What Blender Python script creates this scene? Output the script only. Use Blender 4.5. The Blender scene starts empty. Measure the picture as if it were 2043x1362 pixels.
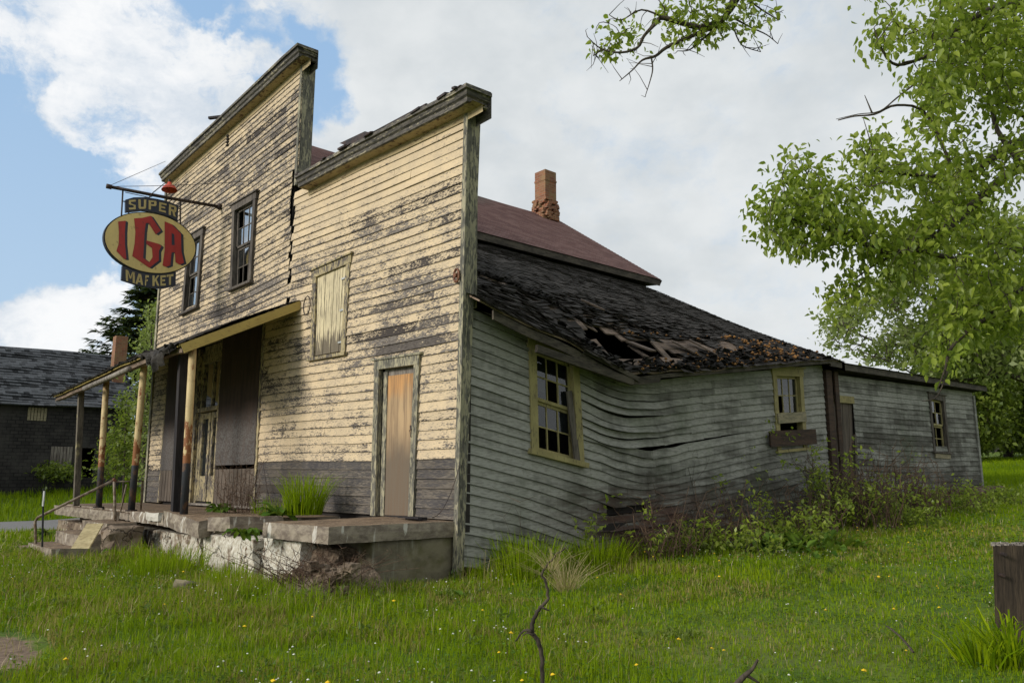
import bpy, bmesh, math, random
import numpy as np
from mathutils import Vector, Matrix
SC = bpy.context.scene
COL = SC.collection
random.seed(7); RNG = np.random.default_rng(11)

# ---------------------------------------------------------------- camera
# metres; the store front lies on y = 0 (it runs to -x), its side wall on x = 0 (it runs to +y),
# z = 0 is the ground at the near corner of the store
FPX, CX, CY, HY, EYE = 1565.0, 1021.5, 681.0, 955.0, 1.24
PITCH = math.atan2(HY - CY, FPX)
HEAD = math.atan2(CX + 380, FPX / math.cos(PITCH))
HD = np.array([-math.cos(HEAD), math.sin(HEAD), 0.0])
RT = np.array([HD[1], -HD[0], 0.0])
FW = HD * math.cos(PITCH) + np.array([0, 0, math.sin(PITCH)])
UP = np.cross(RT, FW)
C0 = np.array([7.7395, -5.9518, EYE])
cam = bpy.data.cameras.new('camera'); camo = bpy.data.objects.new('camera', cam); COL.objects.link(camo)
cam.sensor_width = 36; cam.lens = FPX / 2043 * 36; cam.clip_start = .05; cam.clip_end = 3000
camo.matrix_world = Matrix(((RT[0], UP[0], -FW[0], C0[0]), (RT[1], UP[1], -FW[1], C0[1]), (RT[2], UP[2], -FW[2], C0[2]), (0, 0, 0, 1)))
SC.camera = camo

def ray(px, py): return FW + RT * (px - CX) / FPX - UP * (py - CY) / FPX
def P(px, py, ax, v):
    """survey: the point where the line of sight through a photo pixel meets the plane (axis ax = v)"""
    d = ray(px, py); return C0 + d * ((v - C0[ax]) / d[ax])
def D(px, py, depth): return C0 + ray(px, py) * depth
def F(px, py, y=0.0): return P(px, py, 1, y)
def S(px, py, x=0.0): return P(px, py, 0, x)

# ---------------------------------------------------------------- view, sun
SC.view_settings.view_transform = 'Standard'; SC.view_settings.look = 'None'
SC.view_settings.exposure = 0.0; SC.view_settings.gamma = 1.0; SC.view_settings.use_curve_mapping = False
SUN_EL, SUN_AZ = math.radians(22), math.atan2(-0.985, -0.17)     # direction towards the sun, from +x
sd = Vector((math.cos(SUN_AZ) * math.cos(SUN_EL), math.sin(SUN_AZ) * math.cos(SUN_EL), math.sin(SUN_EL)))
sun = bpy.data.lights.new('sun', 'SUN'); sun.energy = 3.05; sun.angle = math.radians(16); sun.color = (1, .945, .86)
suno = bpy.data.objects.new('sun', sun); COL.objects.link(suno)
suno.rotation_euler = sd.to_track_quat('Z', 'Y').to_euler(); suno.location = (0, -20, 30)

# ---------------------------------------------------------------- node helper
class NB:
    def __init__(s, nt): s.nt = nt
    def n(s, typ, ins=(), **kw):
        nd = s.nt.nodes.new(typ)
        for k, v in kw.items(): setattr(nd, k, v)
        for k, v in dict(ins).items():
            if isinstance(v, bpy.types.NodeSocket): s.nt.links.new(v, nd.inputs[k])
            elif v is not None: nd.inputs[k].default_value = v
        return nd
    def m(s, op, a, b=None, c=None, clamp=False):
        ins = {0: a}
        if b is not None: ins[1] = b
        if c is not None: ins[2] = c
        nd = s.n('ShaderNodeMath', ins, operation=op); nd.use_clamp = clamp; return nd.outputs[0]
    def vm(s, op, a, b=None):
        ins = {0: a}
        if b is not None: ins[1] = b
        nd = s.n('ShaderNodeVectorMath', ins, operation=op)
        return nd.outputs['Value'] if op in ('DOT_PRODUCT', 'LENGTH') else nd.outputs[0]
    def pos(s): return s.n('ShaderNodeNewGeometry').outputs['Position']
    def obj(s): return s.n('ShaderNodeTexCoord').outputs['Object']
    def uv(s): return s.n('ShaderNodeUVMap', uv_map='uv').outputs[0]
    def sep(s, v): return s.n('ShaderNodeSeparateXYZ', {0: v}).outputs
    def comb(s, x, y, z): return s.n('ShaderNodeCombineXYZ', {0: x, 1: y, 2: z}).outputs[0]
    def noise(s, v, scale, sc=None, detail=4, rough=.55, off=None, dist=0):
        if sc: v = s.vm('MULTIPLY', v, sc)
        if off is not None: v = s.vm('ADD', v, off)
        return s.n('ShaderNodeTexNoise', {'Vector': v, 'Scale': scale, 'Detail': detail, 'Roughness': rough, 'Distortion': dist}).outputs[0]
    def vor(s, v, scale, sc=None, feature='F1', out=0, rnd=1):
        if sc: v = s.vm('MULTIPLY', v, sc)
        return s.n('ShaderNodeTexVoronoi', {'Vector': v, 'Scale': scale, 'Randomness': rnd}, feature=feature).outputs[out]
    def white(s, v): return s.n('ShaderNodeTexWhiteNoise', {0: v}, noise_dimensions='3D').outputs['Value']
    def map(s, v, a, b, c=0., d=1., smooth=True):
        return s.n('ShaderNodeMapRange', {0: v, 1: a, 2: b, 3: c, 4: d}, interpolation_type='SMOOTHSTEP' if smooth else 'LINEAR').outputs[0]
    def mix(s, f, a, b, mode='MIX'):
        nd = s.nt.nodes.new('ShaderNodeMix'); nd.data_type = 'RGBA'; nd.blend_type = mode
        for idx, v in ((0, f), (6, a), (7, b)):
            if isinstance(v, bpy.types.NodeSocket): s.nt.links.new(v, nd.inputs[idx])
            else: nd.inputs[idx].default_value = (v if idx == 0 else (*v[:3], 1))
        return nd.outputs[2]
    def attr(s, name, out='Fac'): return s.n('ShaderNodeAttribute', attribute_name=name).outputs[out]

def material(name, fn, rough=.85, spec=.25):
    m = bpy.data.materials.new(name); m.use_nodes = True; nt = m.node_tree; nt.nodes.clear(); g = NB(nt)
    out = nt.nodes.new('ShaderNodeOutputMaterial'); r = fn(g)
    if 'shader' in r: nt.links.new(r['shader'], out.inputs[0]); return m
    b = g.n('ShaderNodeBsdfPrincipled', {'Roughness': r.get('rough', rough), 'Metallic': r.get('metal', 0.), 'Specular IOR Level': r.get('spec', spec)})
    c = r['col']
    if isinstance(c, bpy.types.NodeSocket): nt.links.new(c, b.inputs['Base Color'])
    else: b.inputs['Base Color'].default_value = (*c, 1)
    if 'bump' in r:
        h, st, ds = r['bump']
        nt.links.new(g.n('ShaderNodeBump', {'Strength': st, 'Distance': ds, 'Height': h}).outputs[0], b.inputs['Normal'])
    nt.links.new(b.outputs[0], out.inputs[0]); return m

# ---------------------------------------------------------------- sky
W = bpy.data.worlds.new("World"); SC.world = W; W.use_nodes = True
nt = W.node_tree; nt.nodes.clear(); g = NB(nt)
sky = g.n('ShaderNodeTexSky', sky_type='NISHITA', sun_disc=False, sun_elevation=SUN_EL, sun_rotation=math.pi / 2 - SUN_AZ, air_density=1.0, dust_density=1.2, ozone_density=1.0)
dirv = g.vm('NORMALIZE', g.n('ShaderNodeTexCoord').outputs['Generated'])
n3 = g.n('ShaderNodeTexNoise', {'Vector': dirv, 'Scale': 5., 'Detail': 6., 'Roughness': .6}).outputs[1]
dw = g.vm('ADD', dirv, g.vm('MULTIPLY', g.vm('SUBTRACT', n3, (.5, .5, .5)), (.16, .16, .16)))
n3b = g.n('ShaderNodeTexNoise', {'Vector': dirv, 'Scale': 17., 'Detail': 6., 'Roughness': .6}).outputs[1]
dw = g.vm('NORMALIZE', g.vm('ADD', dw, g.vm('MULTIPLY', g.vm('SUBTRACT', n3b, (.5, .5, .5)), (.05, .05, .05))))
BLOBS = [  # where in the sky: positive = cloud, negative = clear blue
    (150, 70, 230, .50), (60, 60, 160, .30), (330, 90, 190, .55), (430, 130, 90, .6), (190, 235, 85, .55), (270, 150, 150, .5), (490, 140, 50, .5), (215, 240, 60, .3),
    (130, 650, 115, 1.0), (120, 700, 140, .9), (150, 600, 50, .5), (30, 570, 70, .35), (190, 690, 60, .4), (60, 640, 60, .3),
    (310, 250, 150, .50), (360, 310, 110, .45), (300, 330, 90, .3), (420, 230, 60, .3), (760, 60, 300, .45), (560, 10, 90, .3), (660, 290, 60, .35),
    (30, 330, 150, -.7), (60, 470, 150, -.9), (250, 450, 130, -.3), (450, 20, 70, -.75), (500, 85, 50, -.65), (560, 110, 60, -.45), (400, 30, 40, -.4), (590, 60, 50, -.4),
    (445, 165, 60, -.35), (15, 190, 60, -.45), (110, 262, 50, -.35), (645, 190, 70, -1.0), (632, 130, 60, -.8), (680, 240, 40, -.3), (400, 360, 110, -.1), (250, 205, 40, -.3), (300, 600, 110, -.4), (120, 130, 55, -.45), (300, 185, 50, -.5), (230, 150, 40, -.3), (370, 200, 45, -.4), (500, 170, 40, -.5), (150, 30, 40, -.3), (700, 130, 50, -.25)]
overcast = g.m('ADD', g.map(g.vm('DOT_PRODUCT', dirv, tuple(RT)), -.38, -.13, -.02, .95), g.map(g.vm('DOT_PRODUCT', dirv, tuple(HD)), .55, .2, 0, .8))
acc = overcast
for (bx, by, br, amp) in BLOBS:
    d = ray(bx, by); ln = np.linalg.norm(d); d = d / ln
    d2 = ray(bx + br, by); d2 = d2 / np.linalg.norm(d2); cr = float(d @ d2)
    w = g.map(g.vm('DOT_PRODUCT', dw, tuple(d)), cr - (1 - cr) * .6, 1.0, 0, amp)
    acc = g.m('ADD', acc, w)
left = g.map(g.vm('DOT_PRODUCT', dirv, tuple(RT)), -.12, -.42, 0, 1)
fb = g.noise(dirv, 9., sc=(1, 1, 1.6), detail=9, rough=.62)
fb = g.m('ADD', g.m('MULTIPLY', fb, .6), g.m('MULTIPLY', g.noise(dw, 20., sc=(1, 1, 1.5), detail=8, rough=.65, off=(4, 4, 4)), .4))
acc2 = g.m('ADD', g.m('MINIMUM', acc, 1.15), g.m('MULTIPLY', g.m('SUBTRACT', fb, .5), g.m('ADD', g.m('MULTIPLY', left, 4.2), 2.2)))
mask = g.map(acc2, -.12, 1.0)
soft = g.noise(dirv, 2.6, sc=(1, 1, 2.0), detail=5, rough=.5, off=(3, 1, 2))
soft2 = g.noise(dirv, 11., sc=(1, 1, 1.5), detail=6, rough=.55, off=(7, 1, 2))
shade = g.m('ADD', g.m('MULTIPLY', soft, .65), g.m('MULTIPLY', soft2, .35))
grey = g.mix(g.map(shade, .38, .62), (.64, .68, .70), (.80, .825, .83))
white_ = g.mix(g.map(g.m('ADD', shade, g.m('MULTIPLY', acc2, .12)), .46, .72), (.66, .73, .81), (.98, .985, .99))
cl = g.mix(left, grey, white_)
blue = g.mix(g.map(g.sep(dirv)[2], -.05, .75), (.53, .70, .88), (.31, .52, .82))
skyc = g.mix(.88, g.mix(1.0, sky.outputs[0], (.10, .10, .10), 'MULTIPLY'), blue)
fin = g.mix(g.m('MULTIPLY', mask, .97), skyc, cl)
bg = g.n('ShaderNodeBackground', {0: fin, 1: 1.0})
# the sky texture carries its own 0.1 (see the multiply above), so the whole dome is on one scale
wo = nt.nodes.new('ShaderNodeOutputWorld'); nt.links.new(bg.outputs[0], wo.inputs[0])
W.cycles.sampling_method = 'MANUAL'; W.cycles.sample_map_resolution = 512

# ---------------------------------------------------------------- mesh helpers
def tag(o, label=None, cat=None, group=None, kind=None):
    if label: o['label'] = label
    if cat: o['category'] = cat
    if group: o['group'] = group
    if kind: o['kind'] = kind
    return o
def thing(name, loc, label, cat, group=None):
    o = bpy.data.objects.new(name, None); COL.objects.link(o); o.location = loc; o.empty_display_size = .1
    return tag(o, label, cat, group)
PARENT_INV = {}
class MB:
    """collects geometry in world coordinates; build() links it as ONE mesh object"""
    def __init__(s): s.v = []; s.f = []; s.uv = []; s.w = []; s.n = 0
    def add(s, vs, fs, uv=None, w=0.):
        b = s.n; vs = [tuple(map(float, v)) for v in vs]; s.v += vs; s.n += len(vs)
        s.f += [tuple(i + b for i in f) for f in fs]
        s.uv += (uv if uv is not None else [(0., .5)] * len(vs))
        s.w += (list(w) if hasattr(w, '__len__') else [w] * len(vs))
    def hexa(s, c, w=0.):   # 8 corners: bottom 4 ccw then top 4
        s.add(c, [(3, 2, 1, 0), (4, 5, 6, 7), (0, 1, 5, 4), (1, 2, 6, 5), (2, 3, 7, 6), (3, 0, 4, 7)], w=w)
    def box(s, a, b, w=0.):
        (x0, y0, z0), (x1, y1, z1) = a, b
        s.hexa([(x0, y0, z0), (x1, y0, z0), (x1, y1, z0), (x0, y1, z0), (x0, y0, z1), (x1, y0, z1), (x1, y1, z1), (x0, y1, z1)], w)
    def obox(s, c, ax, ay, az, w=0.):   # centre and three half-vectors
        c, ax, ay, az = map(np.array, (c, ax, ay, az))
        s.hexa([c - ax - ay - az, c + ax - ay - az, c + ax + ay - az, c - ax + ay - az, c - ax - ay + az, c + ax - ay + az, c + ax + ay + az, c - ax + ay + az], w)
    def beam(s, a, b, wd, th, upv=(0, 0, 1), w=0.):
        a, b = np.array(a, float), np.array(b, float); d = b - a; d /= np.linalg.norm(d)
        u = np.array(upv, float); u -= d * (u @ d); u /= np.linalg.norm(u); r = np.cross(d, u)
        s.obox((a + b) / 2, (b - a) / 2, r * wd / 2, u * th / 2, w)
    def tube(s, pts, rad, n=6, w=0., cap=True):
        pts = np.array(pts, float); m = len(pts); rad = np.full(m, rad) if np.isscalar(rad) else np.array(rad)
        t = np.gradient(pts, axis=0); t /= (np.linalg.norm(t, axis=1)[:, None] + 1e-9)
        ref = np.array([0, 0, 1.]) if abs(t[0][2]) < .8 else np.array([1., 0, 0]); vs = []
        for i in range(m):
            u = np.cross(t[i], ref); u /= np.linalg.norm(u) + 1e-9; v = np.cross(t[i], u)
            for k in range(n):
                a = 2 * math.pi * k / n; vs.append(pts[i] + (u * math.cos(a) + v * math.sin(a)) * rad[i])
        fs = [(i * n + k, i * n + (k + 1) % n, (i + 1) * n + (k + 1) % n, (i + 1) * n + k) for i in range(m - 1) for k in range(n)]
        if cap: fs += [tuple(range(n - 1, -1, -1)), tuple(range((m - 1) * n, m * n))]
        s.add(vs, fs, w=w)
    def prism(s, poly, ext, w=0.):   # poly: list of 3-D points (planar), ext: vector
        n = len(poly); poly = [np.array(p, float) for p in poly]; e = np.array(ext, float)
        s.add(poly + [p + e for p in poly], [tuple(range(n - 1, -1, -1)), tuple(range(n, 2 * n))] + [(i, (i + 1) % n, n + (i + 1) % n, n + i) for i in range(n)], w=w)
    def build(s, name, mat, parent=None, smooth=False, **props):
        me = bpy.data.meshes.new(name)
        off = np.array(parent.matrix_world.translation if False else root_off(parent))
        vv = np.array(s.v, dtype=np.float64).reshape(-1, 3) - off
        me.from_pydata(vv.tolist(), [], s.f)
        uvl = me.uv_layers.new(name='uv'); li = np.empty(len(me.loops), dtype=np.int32); me.loops.foreach_get('vertex_index', li)
        uvl.data.foreach_set('uv', np.array(s.uv, dtype=np.float32)[li].ravel())
        at = me.attributes.new('wear', 'FLOAT', 'POINT'); at.data.foreach_set('value', np.array(s.w, dtype=np.float32))
        me.materials.append(mat)
        if smooth: me.polygons.foreach_set('use_smooth', [True] * len(me.polygons))
        me.update(); o = bpy.data.objects.new(name, me); COL.objects.link(o)
        if parent: o.parent = parent
        return tag(o, **props)
def root_off(p):
    off = np.zeros(3)
    while p is not None: off += np.array(p.location); p = p.parent
    return off
def fix_normals(o):
    bm = bmesh.new(); bm.from_mesh(o.data); bmesh.ops.recalc_face_normals(bm, faces=bm.faces); bm.to_mesh(o.data); bm.free(); return o
def lerp(a, b, t): return a + (b - a) * t
def pl(x, xs, ys): return float(np.interp(x, xs, ys))
def vnoise(x, y, seed=0):
    """smooth value noise for python-side shaping"""
    x = np.asarray(x, float); y = np.asarray(y, float); xi = np.floor(x); yi = np.floor(y); fx = x - xi; fy = y - yi
    def h(a, b): return np.modf(np.abs(np.sin(a * 127.1 + b * 311.7 + seed * 74.7) * 43758.5453))[0]
    fx = fx * fx * (3 - 2 * fx); fy = fy * fy * (3 - 2 * fy)
    return (h(xi, yi) * (1 - fx) + h(xi + 1, yi) * fx) * (1 - fy) + (h(xi, yi + 1) * (1 - fx) + h(xi + 1, yi + 1) * fx) * fy
def sstep(a, b, x): t = np.clip((np.asarray(x, float) - a) / (b - a), 0, 1); return t * t * (3 - 2 * t)

def ground_z(x, y):
    x = np.asarray(x, float); y = np.asarray(y, float)
    yy = np.where(y > 0, y, 0.) ; z = .052 * (np.sqrt(yy * yy + 1.0) - 1.0)
    z = z + .70 * sstep(-18.6, -24.5, x) + .12 * sstep(13, 19, y) * sstep(-6, 0, x)
    z = z + (.10 * sstep(-2, 2, y)) * sstep(-11.5, -13, x)
    z = z + .05 * (vnoise(x * .35, y * .35, 3) - .5) + .03 * (vnoise(x * 1.3, y * 1.3, 5) - .5)
    r = np.hypot(x - 7, y + 6); z = z + .0 * r
    return z
# ---------------------------------------------------------------- materials
MAT = {}
def grain(g, v, sc): return g.noise(v, 1.0, sc=sc, detail=5, rough=.65)
def peel(g, paint_a, paint_b, wood_a, wood_b, along, thr=.60, amount=1., vertical=False):
    """old paint flaking off grey wood: along = noise scale of the flakes' long direction"""
    p = g.pos(); uv = g.uv(); su = g.sep(uv)
    fr = g.m('FRACT', su[1]); row = g.m('FLOOR', su[1])
    plank = g.white(g.comb(row, g.m('FLOOR', g.m('ADD', g.m('MULTIPLY', su[0], .55), g.m('MULTIPLY', g.white(g.comb(row, 3.3, 1.)), 7.))), 0.))
    streak = g.noise(p, 1.0, sc=along, detail=5, rough=.66, dist=.3)
    fine = g.noise(p, 1.0, sc=tuple(a * 4.2 for a in along), detail=4, rough=.6)
    blot = g.noise(p, 1.5, sc=(1, 1, 2.0), detail=3, rough=.5)
    edge = g.map(fr, .30, 0.)
    edge2 = g.map(fr, .86, 1.)
    v = g.m('ADD', g.m('MULTIPLY', streak, .46), g.m('MULTIPLY', fine, .62))
    v = g.m('ADD', v, g.m('MULTIPLY', blot, .34))
    v = g.m('ADD', v, g.m('MULTIPLY', plank, .10))
    v = g.m('ADD', v, g.m('MULTIPLY', edge, .075)); v = g.m('ADD', v, g.m('MULTIPLY', edge2, .02))
    v = g.m('ADD', v, g.attr('wear'))
    bare = g.map(v, thr + .165, thr + .195)
    dirt = g.map(v, thr + .06, thr + .17)
    pa = g.mix(g.map(g.noise(p, 2.3, detail=4), .35, .65), paint_a, paint_b)
    pa = g.mix(g.m('MULTIPLY', plank, .22), pa, tuple(c * .74 for c in paint_b))
    pa = g.mix(g.m('MULTIPLY', dirt, .42), pa, tuple(lerp(a, b, .55) for a, b in zip(paint_b, wood_b)))
    thin = g.map(g.m('ADD', g.m('MULTIPLY', fine, .6), g.m('MULTIPLY', g.noise(p, 1., sc=tuple(a * 11 for a in along), detail=3), .4)), .49, .60)
    pa = g.mix(g.m('MULTIPLY', thin, g.map(v, thr - .02, thr + .16, 0, .75)), pa, tuple(lerp(a, b, .7) for a, b in zip(paint_b, wood_b)))
    wd = g.mix(g.map(g.noise(p, 1., sc=tuple(a * 3 for a in along), detail=4), .3, .7), wood_a, wood_b)
    wd = g.mix(g.map(plank, .6, 1.), wd, tuple(c * .6 for c in wood_a))
    col = g.mix(bare, pa, wd)
    col = g.mix(g.m('MULTIPLY', g.map(fr, .045, 0.), .55), col, (.03, .025, .02))
    h = g.m('ADD', g.m('MULTIPLY', bare, -.6), g.m('MULTIPLY', fine, .5))
    return dict(col=col, bump=(h, .7, .006))
CREAM_A, CREAM_B = (.63, .495, .315), (.54, .43, .285)
WD_A, WD_B = (.078, .064, .056), (.215, .19, .165)
MAT['cream'] = material('cream_paint', lambda g: peel(g, CREAM_A, CREAM_B, WD_A, WD_B, (4.6, 4.6, 19)))
MAT['skirt'] = material('dark_paint', lambda g: peel(g, (.075, .068, .066), (.05, .046, .048), (.11, .092, .075), (.175, .152, .125), (2.2, 2.2, 20), thr=.62))
def f_side(g):
    p = g.pos(); uv = g.sep(g.uv()); fr = g.m('FRACT', uv[1]); row = g.m('FLOOR', uv[1])
    plank = g.white(g.comb(row, g.m('FLOOR', g.m('ADD', g.m('MULTIPLY', uv[0], .5), g.m('MULTIPLY', g.white(g.comb(row, 5.3, 1.)), 7.))), 0.))
    st = g.noise(p, 1., sc=(1.3, 1.3, 13), detail=6, rough=.68)
    bl = g.noise(p, 1.1, sc=(1, 1, 1.5), detail=5, rough=.6)
    fine = g.noise(p, 1., sc=(9, 9, 50), detail=4, rough=.6)
    drip = g.noise(p, 1., sc=(9, 9, 1.3), detail=4, rough=.6)
    v = g.m('ADD', g.m('ADD', g.m('MULTIPLY', st, .42), g.m('MULTIPLY', bl, .45)), g.m('ADD', g.m('MULTIPLY', plank, .13), g.m('MULTIPLY', drip, .16)))
    v = g.m('ADD', v, g.attr('wear'))
    col = g.mix(g.map(v, .50, .66), (.34, .335, .30), (.178, .176, .154))
    col = g.mix(g.map(v, .62, .76), col, (.066, .061, .050))
    col = g.mix(g.m('MULTIPLY', g.map(fine, .42, .68), .45), col, (.12, .115, .10))
    col = g.mix(g.m('MULTIPLY', g.map(g.noise(p, .8, detail=4, off=(5, 5, 5)), .52, .7), .35), col, (.085, .11, .06))
    red = g.attr('red')
    col = g.mix(g.m('MULTIPLY', red, g.map(st, .3, .6)), col, (.085, .045, .033))
    col = g.mix(g.m('MULTIPLY', g.map(fr, .07, 0.), .75), col, (.02, .02, .018))
    return dict(col=col, bump=(g.m('ADD', fine, st), .6, .005))
MAT['side'] = material('grey_weathered_siding', f_side)
def f_wood(base, dark, sc, moss=None):
    def fn(g):
        p = g.pos(); a = g.noise(p, 1., sc=sc, detail=6, rough=.68); b = g.noise(p, 1.3, detail=4); c = g.noise(p, 1., sc=tuple(x * 4 for x in sc), detail=3)
        col = g.mix(g.map(g.m('ADD', g.m('MULTIPLY', a, .7), g.m('MULTIPLY', b, .3)), .38, .62), base, dark)
        col = g.mix(g.m('MULTIPLY', g.map(c, .5, .7), .5), col, tuple(x * .55 for x in dark))
        if moss: col = g.mix(g.map(g.noise(p, 3., detail=5, off=(2, 2, 2)), .54, .66), col, moss)
        return dict(col=col, bump=(g.m('ADD', a, c), .6, .004))
    return fn
def mwood(key, base, dark, sc=(14, 14, 1.2), moss=None): MAT[key] = material(key, f_wood(base, dark, sc, moss))
mwood('trim_wood', (.16, .135, .10), (.075, .064, .05), (16, 16, 1.5), (.30, .26, .14))
mwood('dark_frame_wood', (.14, .12, .10), (.05, .043, .038), (16, 16, 2))
mwood('bare_grey_wood', (.30, .27, .23), (.13, .11, .095))
mwood('brown_plank', (.085, .052, .035), (.04, .028, .022), (3, 3, 22))
mwood('black_post_wood', (.035, .03, .03), (.018, .016, .018))
mwood('yellow_plank', (.50, .42, .23), (.36, .29, .15), (5, 5, 8))
mwood('pale_board', (.34, .29, .19), (.20, .18, .12), (3, 3, 22))
mwood('exposed_lath', (.235, .17, .125), (.10, .074, .056), (3, 3, 14))
mwood('bark', (.085, .068, .050), (.035, .028, .022), (14, 14, 4))
mwood('pale_twig', (.30, .25, .18), (.14, .11, .08), (20, 20, 8))
mwood('dead_stem', (.14, .088, .058), (.065, .042, .028), (20, 20, 8))
mwood('timber', (.085, .062, .042), (.035, .026, .019), (22, 22, 1.2))
mwood('eave_wood', (.10, .085, .065), (.04, .034, .028), (12, 3, 12))
MAT['cornice'] = material('cornice_paint', lambda g: peel(g, (.38, .335, .235), (.28, .25, .18), (.05, .047, .044), (.15, .135, .115), (3, 3, 14), thr=.53))
MAT['soffit'] = material('soffit_paint', lambda g: peel(g, (.42, .335, .19), (.36, .285, .16), (.09, .06, .035), (.16, .10, .06), (3, 3, 14), thr=.66))
MAT['corner'] = material('corner_board_paint', lambda g: peel(g, (.41, .37, .245), (.29, .265, .18), (.075, .072, .06), (.17, .16, .13), (10, 10, 2.2), thr=.545))
MAT['windowframe'] = material('yellow_frame_paint', lambda g: peel(g, (.36, .31, .14), (.28, .24, .11), (.055, .042, .03), (.11, .085, .06), (9, 9, 3), thr=.70))
MAT['creamtrim'] = material('cream_trim_paint', lambda g: peel(g, (.44, .36, .20), (.36, .30, .17), (.06, .052, .048), (.15, .13, .11), (9, 9, 3), thr=.56))
MAT['fascia'] = material('yellow_fascia_paint', lambda g: peel(g, (.46, .35, .115), (.40, .30, .10), (.10, .06, .03), (.16, .10, .06), (5, 3, 9), thr=.70))
def f_shutter(g):
    p = g.pos(); a = g.noise(p, 1., sc=(34, 34, 1.4), detail=5, rough=.6); b = g.noise(p, 1., sc=(60, 60, 5), detail=4); z = g.sep(p)[2]
    low = g.map(z, 3.65, 3.2, 0, .16)
    v = g.m('ADD', g.m('ADD', g.m('MULTIPLY', a, .6), g.m('MULTIPLY', b, .4)), low)
    col = g.mix(g.map(g.noise(p, 2.), .4, .6), (.60, .515, .33), (.50, .43, .28))
    col = g.mix(g.map(v, .515, .575), col, (.15, .125, .09))
    return dict(col=col, bump=(v, .5, .004))
MAT['shutter'] = material('flaking_cream_boards', f_shutter)
def f_door(g):
    p = g.pos(); z = g.sep(p)[2]; a = g.noise(p, 1., sc=(26, 26, 1.1), detail=6, rough=.65, dist=.6); b = g.noise(p, 3., sc=(1, 1, .5), detail=4)
    top = (.50, .27, .11); mid = (.43, .30, .17); low = (.15, .118, .085)
    zz = g.m('ADD', z, g.m('MULTIPLY', g.m('SUBTRACT', b, .5), .8))
    col = g.mix(g.map(zz, 2.55, 2.25), top, mid); col = g.mix(g.map(zz, 2.1, 1.45), col, low)
    col = g.mix(g.map(a, .42, .62, 0, .6), col, (.15, .10, .065))
    return dict(col=col, bump=(a, .5, .003))
MAT['plydoor'] = material('weathered_plywood', f_door)
def f_panel(g):
    p = g.pos(); a = g.noise(p, 1., sc=(14, 14, 1.8), detail=6, rough=.7); b = g.noise(p, 30., detail=4, rough=.7); z = g.sep(p)[2]
    col = g.mix(g.map(a, .35, .65), (.035, .024, .02), (.062, .04, .03))
    lowm = g.m('MULTIPLY', g.map(g.m('ADD', z, g.m('MULTIPLY', a, .6)), 2.9, 2.3), g.map(b, .40, .60, .25, 1))
    col = g.mix(g.m('MULTIPLY', lowm, .8), col, (.13, .125, .12))
    return dict(col=col, bump=(b, .3, .003))
MAT['panel'] = material('rotting_dark_panel', f_panel, rough=.75)
mwood('bead_board', (.15, .12, .095), (.075, .06, .048), (30, 30, 1.))
def f_flat(c, var=.3, sc=6., c2=None):
    def fn(g):
        p = g.pos(); a = g.noise(p, sc, detail=5, rough=.6)
        return dict(col=g.mix(g.map(a, .35, .65), c, c2 or tuple(x * (1 - var) for x in c)), bump=(a, .3, .003))
    return fn
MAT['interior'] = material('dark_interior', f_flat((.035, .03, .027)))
MAT['reflection_curtain'] = material('white_reflection_curtain', f_flat((.74, .79, .84), .15, 9))  # blue-white cloth colour, carries the reflected sky of the upper panes
MAT['torn_paper'] = material('torn_paper', f_flat((.06, .075, .08), .4, 2))
def f_shingle(dark, light, per=9., tw=.4):
    def fn(g):
        p = g.pos(); uv = g.sep(g.uv()); row = g.m('FLOOR', uv[1])
        tab = g.white(g.comb(row, g.m('FLOOR', g.m('ADD', g.m('MULTIPLY', uv[0], per), g.m('MULTIPLY', row, .5))), 0.))
        fx = g.m('FRACT', g.m('ADD', g.m('MULTIPLY', uv[0], per), g.m('MULTIPLY', row, .5)))
        a = g.noise(p, 70., detail=3, rough=.7); b = g.noise(p, 1.1, detail=5)
        v = g.m('ADD', g.m('ADD', g.m('MULTIPLY', tab, tw), g.m('MULTIPLY', a, .3)), g.m('MULTIPLY', b, .35))
        col = g.mix(g.map(v, .25, .8), dark, light)
        slot = g.m('MAXIMUM', g.map(fx, .07, .0), g.map(g.m('FRACT', uv[1]), .08, 0.))
        col = g.mix(g.m('MULTIPLY', slot, .7), col, tuple(c * .25 for c in dark))
        return dict(col=col, bump=(a, .35, .003))
    return fn
MAT['black_shingle'] = material('curled_black_shingles', f_shingle((.030, .027, .024), (.098, .088, .079), 4.6, .25), rough=.85, spec=.12)
MAT['red_shingle'] = material('faded_red_shingles', f_shingle((.125, .062, .055), (.225, .13, .115), 3.3, .3))
MAT['barn_shingle'] = material('grey_barn_shingles', f_shingle((.008, .009, .010), (.075, .08, .086), 5.5, .75))
MAT['moss'] = material('orange_moss', f_flat((.30, .15, .04), .6, 18, (.13, .065, .028)))
MAT['soil_moss'] = material('yellow_green_moss', f_flat((.20, .19, .03), .6, 8, (.11, .09, .03)))
def f_barnwall(g):
    p = g.pos(); u = g.sep(p)
    br = g.n('ShaderNodeTexBrick', {'Vector': g.comb(u[1], u[2], 0.), 'Scale': 1., 'Color1': (.040, .036, .034, 1), 'Color2': (.022, .02, .02, 1), 'Mortar': (.008, .008, .008, 1), 'Mortar Size': .012, 'Brick Width': .24, 'Row Height': .12}).outputs[0]
    a = g.noise(p, 1.2, detail=6, rough=.65)
    return dict(col=g.mix(g.map(a, .38, .68), br, g.mix(.7, br, (.065, .06, .055))), bump=(a, .4, .01))
MAT['barnwall'] = material('dark_shingled_barn_wall', f_barnwall)
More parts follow.
